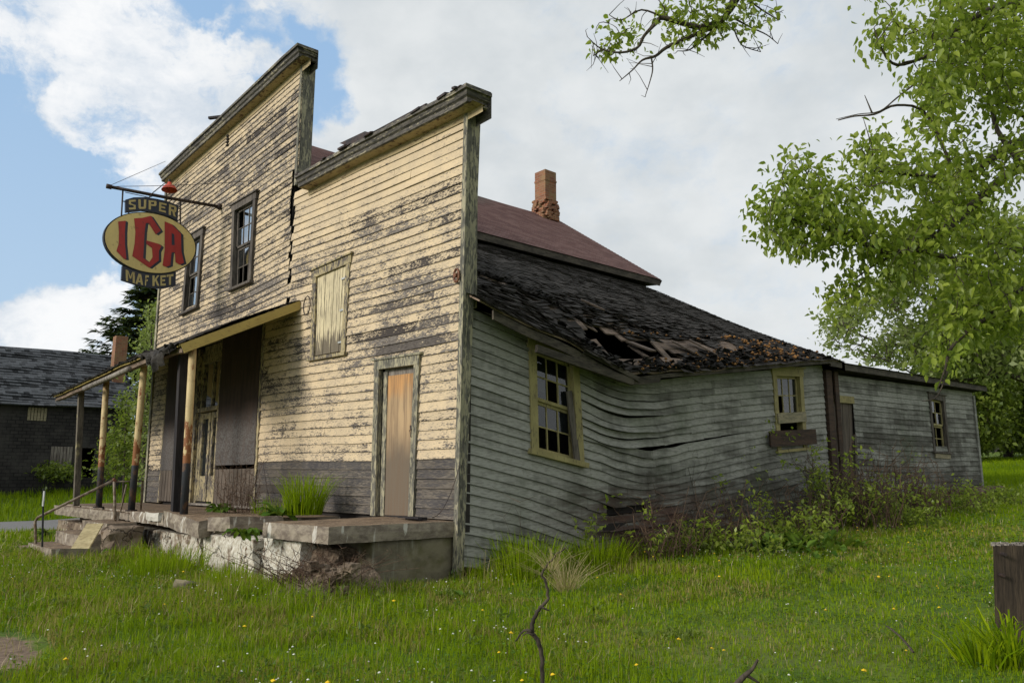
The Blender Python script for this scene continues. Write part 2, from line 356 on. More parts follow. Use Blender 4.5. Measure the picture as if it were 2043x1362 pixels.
def f_brick(g):
    p = g.obj(); u = g.sep(p)
    hx = g.m('ADD', u[0], u[1])
    br = g.n('ShaderNodeTexBrick', {'Vector': g.comb(hx, u[2], 0.), 'Scale': 1., 'Color1': (.27, .10, .05, 1), 'Color2': (.17, .065, .036, 1), 'Mortar': (.22, .17, .12, 1), 'Mortar Size': .007, 'Brick Width': .2, 'Row Height': .072}).outputs[0]
    a = g.noise(p, 3., detail=5, rough=.65)
    return dict(col=g.mix(g.map(a, .4, .7), br, (.24, .16, .08)), bump=(a, .5, .01))
MAT['brick'] = material('old_red_brick', f_brick)
def f_conc(g):
    p = g.pos(); z = g.sep(p)[2]
    a = g.noise(p, 1.8, detail=7, rough=.66); b = g.noise(p, 7., detail=6, rough=.65, off=(3, 1, 4)); c = g.noise(p, 1., sc=(5, 5, .9), detail=5, rough=.6); d = g.noise(p, 26., detail=4)
    crack = g.n('ShaderNodeTexVoronoi', {'Vector': g.vm('ADD', p, g.vm('MULTIPLY', g.n('ShaderNodeTexNoise', {'Vector': p, 'Scale': 3., 'Detail': 4.}).outputs[1], (.5, .5, .5))), 'Scale': 2.1}, feature='DISTANCE_TO_EDGE').outputs[0]
    col = g.mix(g.map(a, .36, .62), (.26, .205, .15), (.125, .09, .065))
    white_ = g.map(g.m('ADD', g.m('ADD', g.m('MULTIPLY', b, .45), g.m('MULTIPLY', c, .55)), g.attr('wear')), .56, .63)
    col = g.mix(white_, col, g.mix(g.map(d, .35, .6), (.60, .575, .50), (.44, .40, .32)))
    col = g.mix(g.map(g.m('ADD', g.m('MULTIPLY', c, .6), g.m('MULTIPLY', d, .4)), .54, .64), col, (.12, .075, .045))
    col = g.mix(g.map(crack, .012, .0), col, (.03, .022, .016))
    h = g.m('ADD', g.m('ADD', a, g.m('MULTIPLY', b, .6)), g.m('MULTIPLY', g.map(crack, 0., .03), .8))
    return dict(col=col, bump=(h, .9, .03))
MAT['concrete'] = material('crumbling_whitewashed_concrete', f_conc)
def f_conc2(g):
    p = g.pos(); a = g.noise(p, 1., sc=(2, 2, 3), detail=7, rough=.66); c = g.noise(p, 1., sc=(6, 6, .8), detail=5, rough=.6); d = g.noise(p, 30., detail=4)
    col = g.mix(g.map(a, .36, .62), (.20, .175, .115), (.10, .085, .058))
    col = g.mix(g.map(c, .52, .66), col, (.27, .265, .20)); col = g.mix(g.map(g.noise(p, 2.4, detail=5, off=(1, 2, 8)), .5, .64, 0, .7), col, (.09, .085, .03))
    return dict(col=col, bump=(g.m('ADD', a, g.m('MULTIPLY', d, .3)), .8, .02))
MAT['concrete_mossy'] = material('stained_mossy_concrete', f_conc2)
def f_slab(g):
    p = g.pos(); a = g.noise(p, 1., sc=(5, 5, 10), detail=7, rough=.7); b = g.noise(p, 4., detail=6, rough=.65); c = g.noise(p, 1., sc=(9, 9, 2), detail=5); nz = g.sep(g.n('ShaderNodeNewGeometry').outputs['Normal'])[2]
    side = g.mix(g.map(a, .36, .64), (.30, .255, .195), (.15, .12, .095))
    side = g.mix(g.map(g.m('ADD', g.m('MULTIPLY', c, 1.), g.attr('wear')), .60, .66), side, (.50, .47, .41))
    top = g.mix(g.map(b, .36, .64), (.235, .165, .105), (.125, .085, .055))
    top = g.mix(g.map(g.noise(p, 30., detail=3), .55, .68), top, (.36, .28, .19))
    col = g.mix(g.map(nz, .5, .75), side, top)
    return dict(col=col, bump=(g.m('ADD', a, b), .7, .02))
MAT['slab'] = material('sandy_topped_slab', f_slab)
def f_dirt(g):
    p = g.pos(); a = g.noise(p, 5., detail=8, rough=.7); b = g.vor(p, 22.)
    col = g.mix(g.map(a, .35, .65), (.20, .15, .105), (.085, .062, .043)); col = g.mix(g.map(b, .3, .1, 0, .6), col, (.32, .25, .18))
    return dict(col=col, bump=(g.m('ADD', a, b), .8, .03))
MAT['dirt'] = material('brown_dirt', f_dirt)
MAT['stone'] = material('brown_stone', f_flat((.19, .13, .095), .6, 5, (.07, .045, .033)))
def f_pipe(g):
    p = g.pos(); z = g.sep(p)[2]; a = g.noise(p, 1., sc=(9, 9, 5), detail=6, rough=.7)
    col = g.mix(g.map(a, .40, .60), (.56, .43, .22), (.44, .33, .17))
    rust = g.map(g.m('ADD', a, g.m('MULTIPLY', g.map(z, 2.4, 1.5), .14)), .58, .62)
    col = g.mix(rust, col, (.22, .085, .03))
    dk = g.map(g.m('ADD', z, g.m('MULTIPLY', a, .03)), 1.50, 1.485)
    col = g.mix(dk, col, g.mix(g.map(a, .5, .64), (.035, .037, .042), (.12, .07, .045)))
    return dict(col=col, rough=.6, bump=(a, .3, .003))
MAT['pipe'] = material('rusty_cream_pipe_paint', f_pipe)
MAT['dark_metal'] = material('dark_rusty_metal', f_flat((.055, .035, .028), .6, 12, (.025, .02, .02)), rough=.6)
MAT['rail_metal'] = material('brown_grey_pipe', f_flat((.25, .21, .16), .5, 14, (.12, .08, .05)), rough=.55)
MAT['black_metal'] = material('black_sign_rim', f_flat((.015, .015, .018), .3, 8), rough=.45)
MAT['red_enamel'] = material('faded_red_enamel', f_flat((.52, .07, .035), .4, 5, (.33, .05, .03)), rough=.45)
MAT['rust_disc'] = material('rusted_disc', f_flat((.23, .10, .055), .5, 20), rough=.6)
MAT['white_metal'] = material('dull_white_metal', f_flat((.45, .46, .45), .3, 9), rough=.6)
def f_sign(c1, c2, rust):
    def fn(g):
        p = g.pos(); a = g.noise(p, 1., sc=(4, 4, 1.2), detail=5, rough=.6); b = g.noise(p, 9., detail=5, rough=.7)
        col = g.mix(g.map(a, .35, .65), c1, c2); col = g.mix(g.map(b, .60, .68, 0, .7), col, rust)
        return dict(col=col, rough=.45, spec=.35)
    return fn
MAT['sign_cream'] = material('sign_cream_enamel', f_sign((.68, .53, .21), (.58, .45, .18), (.30, .20, .09)))
MAT['sign_navy'] = material('sign_navy_enamel', f_sign((.020, .026, .045), (.03, .034, .05), (.09, .05, .03)))
MAT['sign_red'] = material('sign_red_enamel', f_sign((.40, .030, .024), (.31, .025, .022), (.14, .03, .02)))
MAT['sign_tan'] = material('sign_letter_yellow', f_sign((.50, .40, .17), (.42, .33, .14), (.12, .08, .04)))
MAT['teal_glass'] = material('teal_insulator_glass', f_flat((.03, .17, .17), .4, 10), rough=.15, spec=.6)
def f_glass(tint, fac=.35, dirt=.25):
    def fn(g):
        fr = g.n('ShaderNodeFresnel', {0: 1.5}).outputs[0]; p = g.pos(); a = g.noise(p, 1.7, detail=2, rough=.5)
        tr = g.n('ShaderNodeBsdfTransparent', {0: (*tint, 1)}).outputs[0]; gl = g.n('ShaderNodeBsdfGlossy', {0: (1, 1, 1, 1), 1: .04}).outputs[0]; df = g.n('ShaderNodeBsdfDiffuse', {0: (.10, .12, .125, 1)}).outputs[0]
        s1 = g.n('ShaderNodeMixShader', {0: g.m('ADD', g.m('MULTIPLY', fr, .9), fac * .1), 1: tr, 2: gl}).outputs[0]
        return dict(shader=g.n('ShaderNodeMixShader', {0: g.map(a, .40, .62, dirt * .2, dirt), 1: s1, 2: df}).outputs[0])
    return fn
MAT['glass'] = material('dusty_window_glass', f_glass((.65, .7, .7), .35, .15))
def f_leaf(c1, c2, tr=.45, c3=None, gf=.02):
    def fn(g):
        r = g.attr('wear'); col = g.mix(r, c1, c2)
        if c3: col = g.mix(g.map(g.noise(g.pos(), .9, detail=2), .45, .6), col, c3)
        d = g.n('ShaderNodeBsdfDiffuse', {0: col}).outputs[0]; t = g.n('ShaderNodeBsdfTranslucent', {0: g.mix(.35, col, (.55, .75, .06), 'MIX')}).outputs[0]
        gl = g.n('ShaderNodeBsdfGlossy', {0: (1, 1, 1, 1), 1: .45}).outputs[0]
        s = g.n('ShaderNodeMixShader', {0: tr, 1: d, 2: t}).outputs[0]
        return dict(shader=g.n('ShaderNodeMixShader', {0: gf, 1: s, 2: gl}).outputs[0])
    return fn
MAT['leaf'] = material('fresh_green_leaf', f_leaf((.085, .14, .016), (.33, .39, .055), .48))
MAT['leaf_pale'] = material('pale_spring_leaf', f_leaf((.13, .17, .055), (.26, .30, .10), .38))
MAT['leaf_mid'] = material('mid_green_leaf', f_leaf((.06, .10, .015), (.17, .21, .03), .3))
MAT['leaf_broad'] = material('dull_broad_leaf', f_leaf((.045, .10, .015), (.12, .20, .03), .25, None, .006))
MAT['needle'] = material('dark_spruce_needle', f_leaf((.018, .034, .020), (.045, .07, .035), .1))
MAT['grass'] = material('green_grass_blade', f_leaf((.08, .155, .002), (.27, .35, .006), .35, (.165, .25, .004), .003))
MAT['dry_moss'] = material('dry_olive_blade', f_leaf((.20, .17, .05), (.30, .24, .09), .3, None, .004))
MAT['straw'] = material('dry_straw_blade', f_leaf((.30, .23, .11), (.42, .34, .18), .25))
MAT['flower_white'] = material('white_seed_head', f_flat((.62, .62, .55), .15, 9))
MAT['flower_yellow'] = material('yellow_flower', f_flat((.75, .50, .02), .2, 9))
MAT['glass_bright'] = material('reflecting_old_glass', f_glass((.6, .65, .65), 4.2, .12))
def f_ground(g):
    p = g.pos(); s = g.sep(p)
    a = g.noise(p, 1.6, detail=8, rough=.68); b = g.noise(p, 14., detail=6, rough=.7); c = g.noise(p, .35, detail=4)
    col = g.mix(g.map(a, .36, .62), (.065, .125, .008), (.125, .18, .014))
    col = g.mix(g.map(b, .50, .64, 0, .75), col, (.045, .05, .016))
    col = g.mix(g.m('MULTIPLY', g.map(c, .52, .64), .4), col, (.17, .17, .05))
    dirtm = g.attr('dirt')
    dc = g.mix(g.map(b, .35, .65), (.25, .18, .125), (.13, .09, .06))
    col = g.mix(g.map(g.m('ADD', dirtm, g.m('MULTIPLY', g.m('SUBTRACT', a, .5), .9)), .42, .56), col, dc)
    return dict(col=col, bump=(b, .6, .03))
MAT['ground'] = material('grassy_ground', f_ground)
MAT['road'] = material('gravel_road', f_flat((.25, .24, .235), .25, 40, (.16, .155, .15)))
# ---------------------------------------------------------------- lapped siding
def attrib(o, name, vals):
    a = o.data.attributes.new(name, 'FLOAT', 'POINT'); a.data.foreach_set('value', np.array(vals, dtype=np.float32)); return o
def siding(name, mat, parent, k0, k1, ext, pos, nrm, holes=(), th=.020, cup=None, wear=None, plank=(1.5, 3.8), step=.14, seed=1, jit=.004, missing=(), joints=None, **props):
    """lapped boards; ext(k) = (u0, u1); pos(u, v, k) = point; holes = (u0, u1, z0, z1) in wall coordinates"""
    R = random.Random(seed); mb = MB(); nr = np.array(nrm, float)
    for k in range(k0, k1):
        u0, u1 = ext(k); zm = pos((u0 + u1) / 2, k + .5, k)[2]; cuts = [(u0, u1)]
        for (a, b, z0, z1) in holes:
            zz = pos((a + b) / 2, k + .5, k)[2]
            if z0 < zz < z1: cuts = [c for (p, q) in cuts for c in ((p, min(q, a)), (max(p, b), q)) if c[1] - c[0] > .02]
        for (a, b) in cuts:
            js = [a]
            while True:
                nx = js[-1] + R.uniform(*plank)
                if nx > b - .5: break
                js.append(nx)
            js.append(b)
            if joints: js = sorted([j for j in js if not any(.05 < abs(j - x) < .45 and a < j < b for x in joints(k))] + [x for x in joints(k) if a + .1 < x < b - .1])
            for i in range(len(js) - 1):
                p, q = js[i] + (.002 if i else 0), js[i + 1] - (.002 if i < len(js) - 2 else 0)
                if any(mk == k and p < mu < q for mk, mu in missing): continue
                dz0, dz1 = R.uniform(-jit, jit), R.uniform(-jit, jit); dth = R.uniform(-.004, .005)
                n = max(2, int((q - p) / step) + 1); vs = []; uv = []; ws = []
                for j in range(n):
                    t = j / (n - 1); u = lerp(p, q, t); dz = np.array([0, 0, lerp(dz0, dz1, t)])
                    lo = np.array(pos(u, k, k)) + dz; hi = np.array(pos(u, min(k + 1.06, k1) if k + 1 < k1 else k + 1, k))
                    vs += [lo, lo + nr * (th + dth + (cup(u, k) if cup else 0)), hi + nr * .003]; uv += [(u, k), (u, k + .001), (u, k + .999)]
                    w_ = wear(u, lo[2]) if wear else 0.; ws += [w_] * 3
                fs = []
                for j in range(n - 1):
                    b0 = 3 * j; c0 = b0 + 3
                    fs += [(b0, c0, c0 + 1, b0 + 1), (b0 + 1, c0 + 1, c0 + 2, b0 + 2)]
                fs += [(0, 1, 2), (3 * n - 1, 3 * n - 2, 3 * n - 3)]
                mb.add(vs, fs, uv, ws)
    return mb.build(name, mat, parent, **props)
def wallgrid(mb, axis, c0, c1, us, zs, holes):
    """solid backing wall between planes axis = c0..c1 with rectangular openings"""
    us = sorted(set([us[0], us[1]] + [h[i] for h in holes for i in (0, 1) if us[0] < h[i] < us[1]])); zs = sorted(set([zs[0], zs[1]] + [h[i] for h in holes for i in (2, 3) if zs[0] < h[i] < zs[1]]))
    for a, b in zip(us, us[1:]):
        for c, d in zip(zs, zs[1:]):
            um, zm = (a + b) / 2, (c + d) / 2
            if any(h[0] < um < h[1] and h[2] < zm < h[3] for h in holes): continue
            if axis == 'y': mb.box((a, c0, c), (b, c1, d))
            else: mb.box((c0, a, c), (c1, b, d))
def quad(tl, tr, br, bl): return [np.array(bl), np.array(br), np.array(tr), np.array(tl)]
def qp(q, s, t): return (q[0] * (1 - s) + q[1] * s) * (1 - t) + (q[3] * (1 - s) + q[2] * s) * t
def window(parent, q, nrm, fw=.10, sash=.045, cols=3, rows=2, frame='dark_frame_wood', sashm=None, missing=(), sill=.05, proud=.035, recess=.05, head=None, reflection_curtain=None, label=None, low_open=False, name='window', glass='glass', meet=.5):
    nr = np.array(nrm, float); sashm = sashm or frame; W_ = np.linalg.norm(q[1] - q[0]); H_ = np.linalg.norm(q[3] - q[0]); fs, ft = fw / W_, fw / H_
    fr = MB(); d = nr * proud / 2; up = (q[3] - q[0]) / H_; rt = (q[1] - q[0]) / W_; dep = proud + .09
    for (a, b) in (((fs / 2, 0), (fs / 2, 1)), ((1 - fs / 2, 0), (1 - fs / 2, 1))): fr.beam(qp(q, *a) + nr * (proud - dep / 2), qp(q, *b) + nr * (proud - dep / 2), fw, dep, nr)
    hd = fw * (head or 1.2)
    fr.beam(qp(q, -.02, 1 - hd / 2 / H_) + nr * (proud + .004 - dep / 2), qp(q, 1.02, 1 - hd / 2 / H_) + nr * (proud + .004 - dep / 2), hd, dep + .004, nr)
    fr.beam(qp(q, -.06, 1 + .012 / H_) + nr * (proud * .5 + .01), qp(q, 1.06, 1 + .012 / H_) + nr * (proud * .5 + .01), .03, proud + .05, nr)
    o = fr.build(name, MAT[frame], parent, label=label)
    sl = MB(); sl.beam(qp(q, -.05, -.01) + nr * (proud - .03), qp(q, 1.05, -.01) + nr * (proud - .03), sill, proud * 2 + .07, nr); sl.build('sill', MAT[frame], o)
    s0, s1, t0, t1 = fs, 1 - fs, sill / 2 / H_, 1 - hd / H_
    tm = lerp(t0, t1, meet); sh = MB(); gl = MB(); mt = .018
    for j, (ta, tb, rc) in enumerate(((t0, tm, recess + .03), (tm, t1, recess))):
        if low_open and j == 0: continue
        off = -nr * rc; a_, b_ = sash / W_, sash / H_
        for s_ in (s0 + a_ / 2, s1 - a_ / 2): sh.beam(qp(q, s_, ta) + off, qp(q, s_, tb) + off, sash, .032, nr)
        for t_ in (ta + b_ / 2, tb - b_ / 2): sh.beam(qp(q, s0, t_) + off * 1.02, qp(q, s1, t_) + off * 1.02, sash, .034, nr)
        for i in range(1, cols):
            s_ = lerp(s0 + a_, s1 - a_, i / cols); sh.beam(qp(q, s_, ta + b_) + off, qp(q, s_, tb - b_) + off, mt, .022, nr)
        for i in range(1, rows):
            t_ = lerp(ta + b_, tb - b_, i / rows); sh.beam(qp(q, s0, t_) + off * 1.01, qp(q, s1, t_) + off * 1.01, mt, .02, nr)
        for i in range(cols):
            for r in range(rows):
                if (j, i, r) in missing: continue
                sa, sb = lerp(s0 + a_, s1 - a_, i / cols), lerp(s0 + a_, s1 - a_, (i + 1) / cols); tc, td = lerp(ta + b_, tb - b_, r / rows), lerp(ta + b_, tb - b_, (r + 1) / rows)
                tl_ = nr * random.uniform(-.003, .003)
                gl.add([qp(q, sa, tc) + off, qp(q, sb, tc) + off + tl_, qp(q, sb, td) + off, qp(q, sa, td) + off - tl_], [(0, 1, 2, 3)])
    sh.build('sash', MAT[sashm], o)
    if gl.n: gl.build('pane', MAT[glass], o)
    if reflection_curtain:
        cu = MB(); (ca, cb, cc, cd) = reflection_curtain; n = 14
        vs = []; fs_ = []
        for i in range(n + 1):
            for t in (cc, (cc + cd) / 2, cd):
                vs.append(qp(q, lerp(ca, cb, i / n) + .02 * math.sin(t * 9), t) - nr * (recess + .045 + .012 * math.sin(i * 1.9)))
        for i in range(n):
            for r in range(2): fs_.append((3 * i + r, 3 * i + 3 + r, 3 * i + 4 + r, 3 * i + 1 + r))
        cu.add(vs, fs_); cu.build('reflection_curtain', MAT['reflection_curtain'], o)  # white drape close behind the panes, also stands in for reflected sky
    return o

# ================================================================= THE STORE
store = thing('abandoned_store', (0, 0, 0), 'derelict two storey wooden store with peeling cream false fronts and a collapsing grey side wall', 'store')
NF = (0, -1, 0); NS = (1, 0, 0)
# --- front openings (x0, x1, z0, z1)
W2 = quad(F(466, 411), F(514, 383), F(503, 560), F(461, 578)); W1 = quad(F(377, 474), F(408, 455), F(396, 611), F(364, 626))
BW = quad(F(627, 541), F(703, 508), F(691, 704), F(622, 716)); DR = quad(F(752, 722), F(842, 709), F(829, 1031), F(744, 1028))
def rect(q, m=.05): xs = [p[0] for p in q]; zs = [p[2] for p in q]; return (min(xs) + m, max(xs) - m, min(zs) + m, max(zs) - m)
H_r = [rect(BW, .06), rect(DR, .05)]; H_l = [rect(W2, .07), rect(W1, .07), (-11.05, -5.0, 0, 4.12)]
PR = .1226
def zr(x): return 1 + x / -4.67 * .049
def pos_r(u, v, k): return (u, .004 * math.sin(u * 1.7 + k), .75 + v * PR * zr(u) + .010 * math.sin(u * 1.1 + .4) * min(1, v / 8.))
def pos_l(u, v, k): return (u, .03, .72 + v * .1165 * (1 + (u + 12) / 7 * .018) + .012 * math.sin(u * .9) * min(1, v / 8.) - .05 * math.exp(-((u + 7.) / 1.4) ** 2) * math.exp(-((v - 34) / 10.) ** 2))
def blobs(u, z, bl): return sum(a * math.exp(-((u - x) / sx) ** 2 - ((z - y) / sz) ** 2) for (x, y, sx, sz, a) in bl)
BR_ = [(-1.6, 5.5, 2.6, .45, -.07), (-3.2, 5.9, 2.5, .30, -.09), (-1.5, 4.75, .9, .30, .06), (-2.2, 4.95, .8, .22, .04), (-2.7, 4.3, .5, .4, .02), (-1.3, 3.75, 1.3, .42, .085), (-.7, 3.1, 1.0, .30, .10), (-1.9, 3.05, .9, .25, .08), (-4.5, 4.9, .5, .8, .06),
       (-1.2, 2.98, .8, .10, .06), (-3.6, 2.0, 2.2, .55, -.03), (-3.9, 2.35, 1.0, .16, .06), (-4.9, 2.4, .5, .4, .05), (-4.6, 3.4, .9, .3, .03), (-.4, 1.9, .5, .45, -.05), (-3.2, 1.56, 1.8, .05, .09), (-.4, 1.56, .5, .05, .10), (-.8, 4.1, .8, .25, .03)]
BL_ = [(-7.5, 7.7, 1.9, .8, .055), (-6.2, 7.4, 1.2, .5, .05), (-10.3, 7.2, 1.8, .6, .05), (-8.8, 5.6, .5, .6, .05), (-6.3, 4.65, 1.6, .33, .10), (-8.6, 4.6, 1.6, .28, .06), (-11.2, 5.6, .6, .7, .04), (-5.5, 6.6, .5, 1.0, .03), (-8, 8.75, 4, .25, -.05), (-11.6, 2.6, .5, 1., .01), (-5.7, 5.6, .4, .5, -.05)]
wr = lambda u, z: -.060 + blobs(u, z, BR_); wl = lambda u, z: -.030 + blobs(u, z, BL_)
Rj = random.Random(5)
zig = [Rj.uniform(-.05, .05) for _ in range(90)]
def ext_r(k):
    z = .75 + k * PR * 1.05
    return ((-4.94 + zig[k] * 1.2 + .03 + .03 * sstep(4.2, 6.4, z)) if z > 4.22 else -5.83, .02 * (z - .7) * 1.0 + .0)
def ext_l(k):
    z = .72 + k * .1165
    r = -5.04 + (zig[k - 1] if z < 6.4 else 0) - .05 * sstep(4.2, 6.4, z) if z < 6.55 else -4.86
    return (-11.98 - .03 * (z - .7), r)
siding('front_siding', MAT['cream'], store, 6, 43, ext_r, pos_r, NF, H_r, wear=wr, seed=3)
siding('skirt_siding', MAT['skirt'], store, 0, 6, ext_r, pos_r, NF, H_r, wear=lambda u, z: .02, seed=4)
siding('front_siding', MAT['cream'], store, 6, 69, ext_l, pos_l, NF, H_l, wear=wl, seed=6, jit=.006)
siding('skirt_siding', MAT['skirt'], store, 0, 6, ext_l, pos_l, NF, H_l, wear=lambda u, z: .02, seed=8)
# siding above the shop front, under the canopy
bk = MB()
wallgrid(bk, 'y', .05, .17, (-4.90, .02), (.60, 6.2), H_r); wallgrid(bk, 'y', .05, .17, (-5.80, -4.90), (.60, 4.3), [])
wallgrid(bk, 'y', .075, .19, (-12.2, -5.10), (.60, 8.75), H_l[:2] + [(-11.05, -5.8, .61, 4.05)]); bk.box((-5.10, .075, 6.5), (-4.92, .19, 8.85)); bk.box((-12.2, .075, .6), (-5.8, .19, .78))
# inner walls, floors, far walls: all one dark shell
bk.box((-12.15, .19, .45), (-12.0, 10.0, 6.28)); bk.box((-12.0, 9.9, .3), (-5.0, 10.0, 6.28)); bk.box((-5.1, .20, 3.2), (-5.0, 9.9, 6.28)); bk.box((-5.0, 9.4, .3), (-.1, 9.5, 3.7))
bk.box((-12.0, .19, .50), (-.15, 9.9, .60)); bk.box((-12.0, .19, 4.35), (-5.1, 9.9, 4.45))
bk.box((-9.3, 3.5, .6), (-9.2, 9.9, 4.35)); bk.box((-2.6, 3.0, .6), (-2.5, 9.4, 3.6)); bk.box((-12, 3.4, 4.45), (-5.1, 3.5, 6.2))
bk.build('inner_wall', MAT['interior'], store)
# back gable
gb = MB(); gb.prism([(-12.15, 10.0, 6.28), (-5.0, 10.0, 6.28), (-8.5, 10.0, 8.9)], (0, -.1, 0)); gb.build('gable_wall', MAT['side'], store)

# --- cornices
def cornice(name, top_pts, y0, prof, ret, label=None, under=None):
    """top_pts: 3-D points along the front top edge; prof: (out, down); ret: length of the return along +y"""
    mb = MB(); so = MB(); n = len(prof); rng = random.Random(3)
    sec = []
    for i, p in enumerate(top_pts):
        w = rng.uniform(-.006, .006)
        sec.append([(p[0], y0 - o_, p[2] - d_ + w) for (o_, d_) in prof])
    # mitred end section and return
    e = np.array(top_pts[-1]); xe = e[0]
    sec[-1] = [(xe - prof[0][0] + o_, y0 - o_, e[2] - d_) for (o_, d_) in prof]
    sec.append([(xe - prof[0][0] + o_, y0 + ret, e[2] - d_) for (o_, d_) in prof])
    vs = [v for s_ in sec for v in s_]; fs = []
    for i in range(len(sec) - 1):
        for j in range(n - 1): fs.append((i * n + j, (i + 1) * n + j, (i + 1) * n + j + 1, i * n + j + 1))
    uv = [(v[0] + v[1], j * 1.0 + .5) for s_ in sec for j, v in enumerate(s_)]
    mb.add(vs, fs, uv, w=.0)
    # top, back and ends
    m = len(sec) - 2
    for i in range(m):
        a, b = sec[i], sec[i + 1]
        mb.add([a[0], b[0], (b[0][0], y0 + .12, b[0][2] + .01), (a[0][0], y0 + .12, a[0][2] + .01)], [(0, 1, 2, 3)], w=.2)
        mb.add([(a[0][0], y0 + .12, a[0][2]), (b[0][0], y0 + .12, b[0][2]), (b[0][0], y0 + .12, b[0][2] - .35), (a[0][0], y0 + .12, a[0][2] - .35)], [(0, 1, 2, 3)], w=.2)
    mb.add([sec[-2][0], sec[-1][0], (xe - prof[0][0] - .1, y0 + ret, e[2] + .01), (xe - prof[0][0] - .1, y0, e[2] + .01)], [(0, 1, 2, 3)], w=.2)
    mb.add(sec[-1] + [(xe - prof[0][0] - .1, y0 + ret, e[2] - prof[-1][1]), (xe - prof[0][0] - .1, y0 + ret, e[2])], [tuple(range(n + 2))])
    mb.add(sec[0] + [(sec[0][0][0], y0 + .12, sec[0][0][2] - prof[-1][1]), (sec[0][0][0], y0 + .12, sec[0][0][2])], [tuple(range(n + 2))])
    o = fix_normals(mb.build(name, MAT['cornice'], store, label=label)); return o
PROF = [(.30, 0), (.30, .05), (.27, .055), (.25, .11), (.22, .13), (.22, .19), (.19, .20)]
lo_top = [P(x, y, 1, -.30) for x, y in ((587, 350), (640, 321), (690, 293), (760, 257), (840, 215), (900, 183), (930, 165))]
lo_top[-1] = lo_top[-1] + np.array([.0, 0, 0])
c1 = cornice('cornice', lo_top, 0., PROF, .13)
hi_top = [P(x, y, 1, -.30) for x, y in ((314, 345), (372, 290), (418, 247), (500, 169), (560, 111), (590, 84))]
c2 = cornice('cornice', hi_top, .03, PROF, .12)
def soffit(top, zdrop, x1, z_w, yb):
    mb = MB(); n = len(top)
    for i in range(n - 1):
        a, b = top[i], top[i + 1]
        mb.add([(a[0], yb - .19, a[2] - .20), (b[0], yb - .19, b[2] - .20), (b[0], yb + .02, b[2] - .205), (a[0], yb + .02, a[2] - .205)], [(0, 1, 2, 3)], [(a[0], .5)] * 4)
        mb.add([(a[0], yb - .03, a[2] - .20), (b[0], yb - .03, b[2] - .20), (b[0], yb - .025, b[2] - zdrop), (a[0], yb - .025, a[2] - zdrop)], [(0, 1, 2, 3)], [(a[0], .5)] * 4)
    return mb
soffit(lo_top, .30, 0, 0, 0.).build('soffit', MAT['soffit'], c1); soffit(hi_top, .32, 0, 0, .03).build('soffit', MAT['soffit'], c2)
# torn tin flap on the low cornice, stub of wood on the high one
fl = MB(); A_ = [P(x, y, 1, -.12) for x, y in ((677, 286), (694, 291), (740, 268), (728, 262))]
fl.prism(A_, (0, .35, .02)); A2 = [P(x, y, 1, -.2) for x, y in ((735, 268), (745, 262), (850, 206), (846, 214))]; fl.prism(A2, (0, .2, 0.0)); fl.build('torn_flashing', MAT['dark_metal'], c1); fl = MB()
rr = random.Random(2)
for i in range(46):
    t = rr.random(); x_ = lerp(lo_top[0][0], lo_top[-1][0], t); z_ = float(np.interp(x_, [p[0] for p in lo_top], [p[2] for p in lo_top]))
    fl.obox((x_, -rr.uniform(.18, .31), z_ + .008), (rr.uniform(.03, .11), 0, rr.uniform(-.006, .006)), (0, rr.uniform(.02, .05), .01), (0, 0, rr.uniform(.004, .02)))
fl.build('shingle_shreds', MAT['dark_metal'], c1, kind='stuff')
st = MB(); st.beam(P(417, 236, 1, -.25), P(417, 236, 1, -.25) + np.array([.35, .25, .0]), .07, .05); st.build('broken_trim', MAT['black_post_wood'], c2)

# --- corner boards of the two fronts
def corner(pts_fl, x_out, y_front, dep, name='corner_board', z0=0., z1=None, xr=None, tilt=.02, mat='corner'):
    mb = MB(); n = 14
    for i in range(n):
        za, zb_ = lerp(z0, z1, i / n), lerp(z0, z1, (i + 1) / n)
        xa, xb = pts_fl + tilt * za, pts_fl + tilt * zb_
        mb.hexa([(xa, y_front, za), (xa + x_out, y_front, za), (xa + x_out, dep, za), (xa, dep, za), (xb, y_front, zb_), (xb + x_out, y_front, zb_), (xb + x_out, dep, zb_), (xb, dep, zb_)])
    o = mb.build(name, MAT[mat], store); return o
corner(-.060, .085, -.032, .020, z0=-.1, z1=6.05, tilt=.021)
mb = MB()   # side face of the low false front: the second, wider board and the stub behind it above the roof
mb.hexa([(.000, .023, -.05), (.036, .023, -.05), (.036, .060, -.05), (.0, .060, -.05), (.120, .023, 5.98), (.136, .023, 5.98), (.136, .20, 5.98), (.120, .20, 5.98)])
mb.box((-.2, .18, 3.4), (.06, .22, 6.0)); mb.build('corner_board', MAT['corner'], store)
mb = MB(); mb.hexa([(-4.96, .0, 6.45), (-4.88, .0, 6.45), (-4.88, .27, 6.45), (-4.96, .27, 6.45), (-4.94, .0, 8.9), (-4.86, .0, 8.9), (-4.86, .27, 8.9), (-4.94, .27, 8.9)]); mb.build('corner_board', MAT['corner'], store)
mb = MB(); mb.hexa([(-12.12, -.01, .7), (-12.00, -.01, .7), (-12.00, .2, .7), (-12.12, .2, .7), (-12.37, -.01, 8.8), (-12.25, -.01, 8.8), (-12.25, .2, 8.8), (-12.37, .2, 8.8)]); mb.build('corner_board', MAT['corner'], store)
# bands flanking the crack between the fronts are left ragged by the siding itself

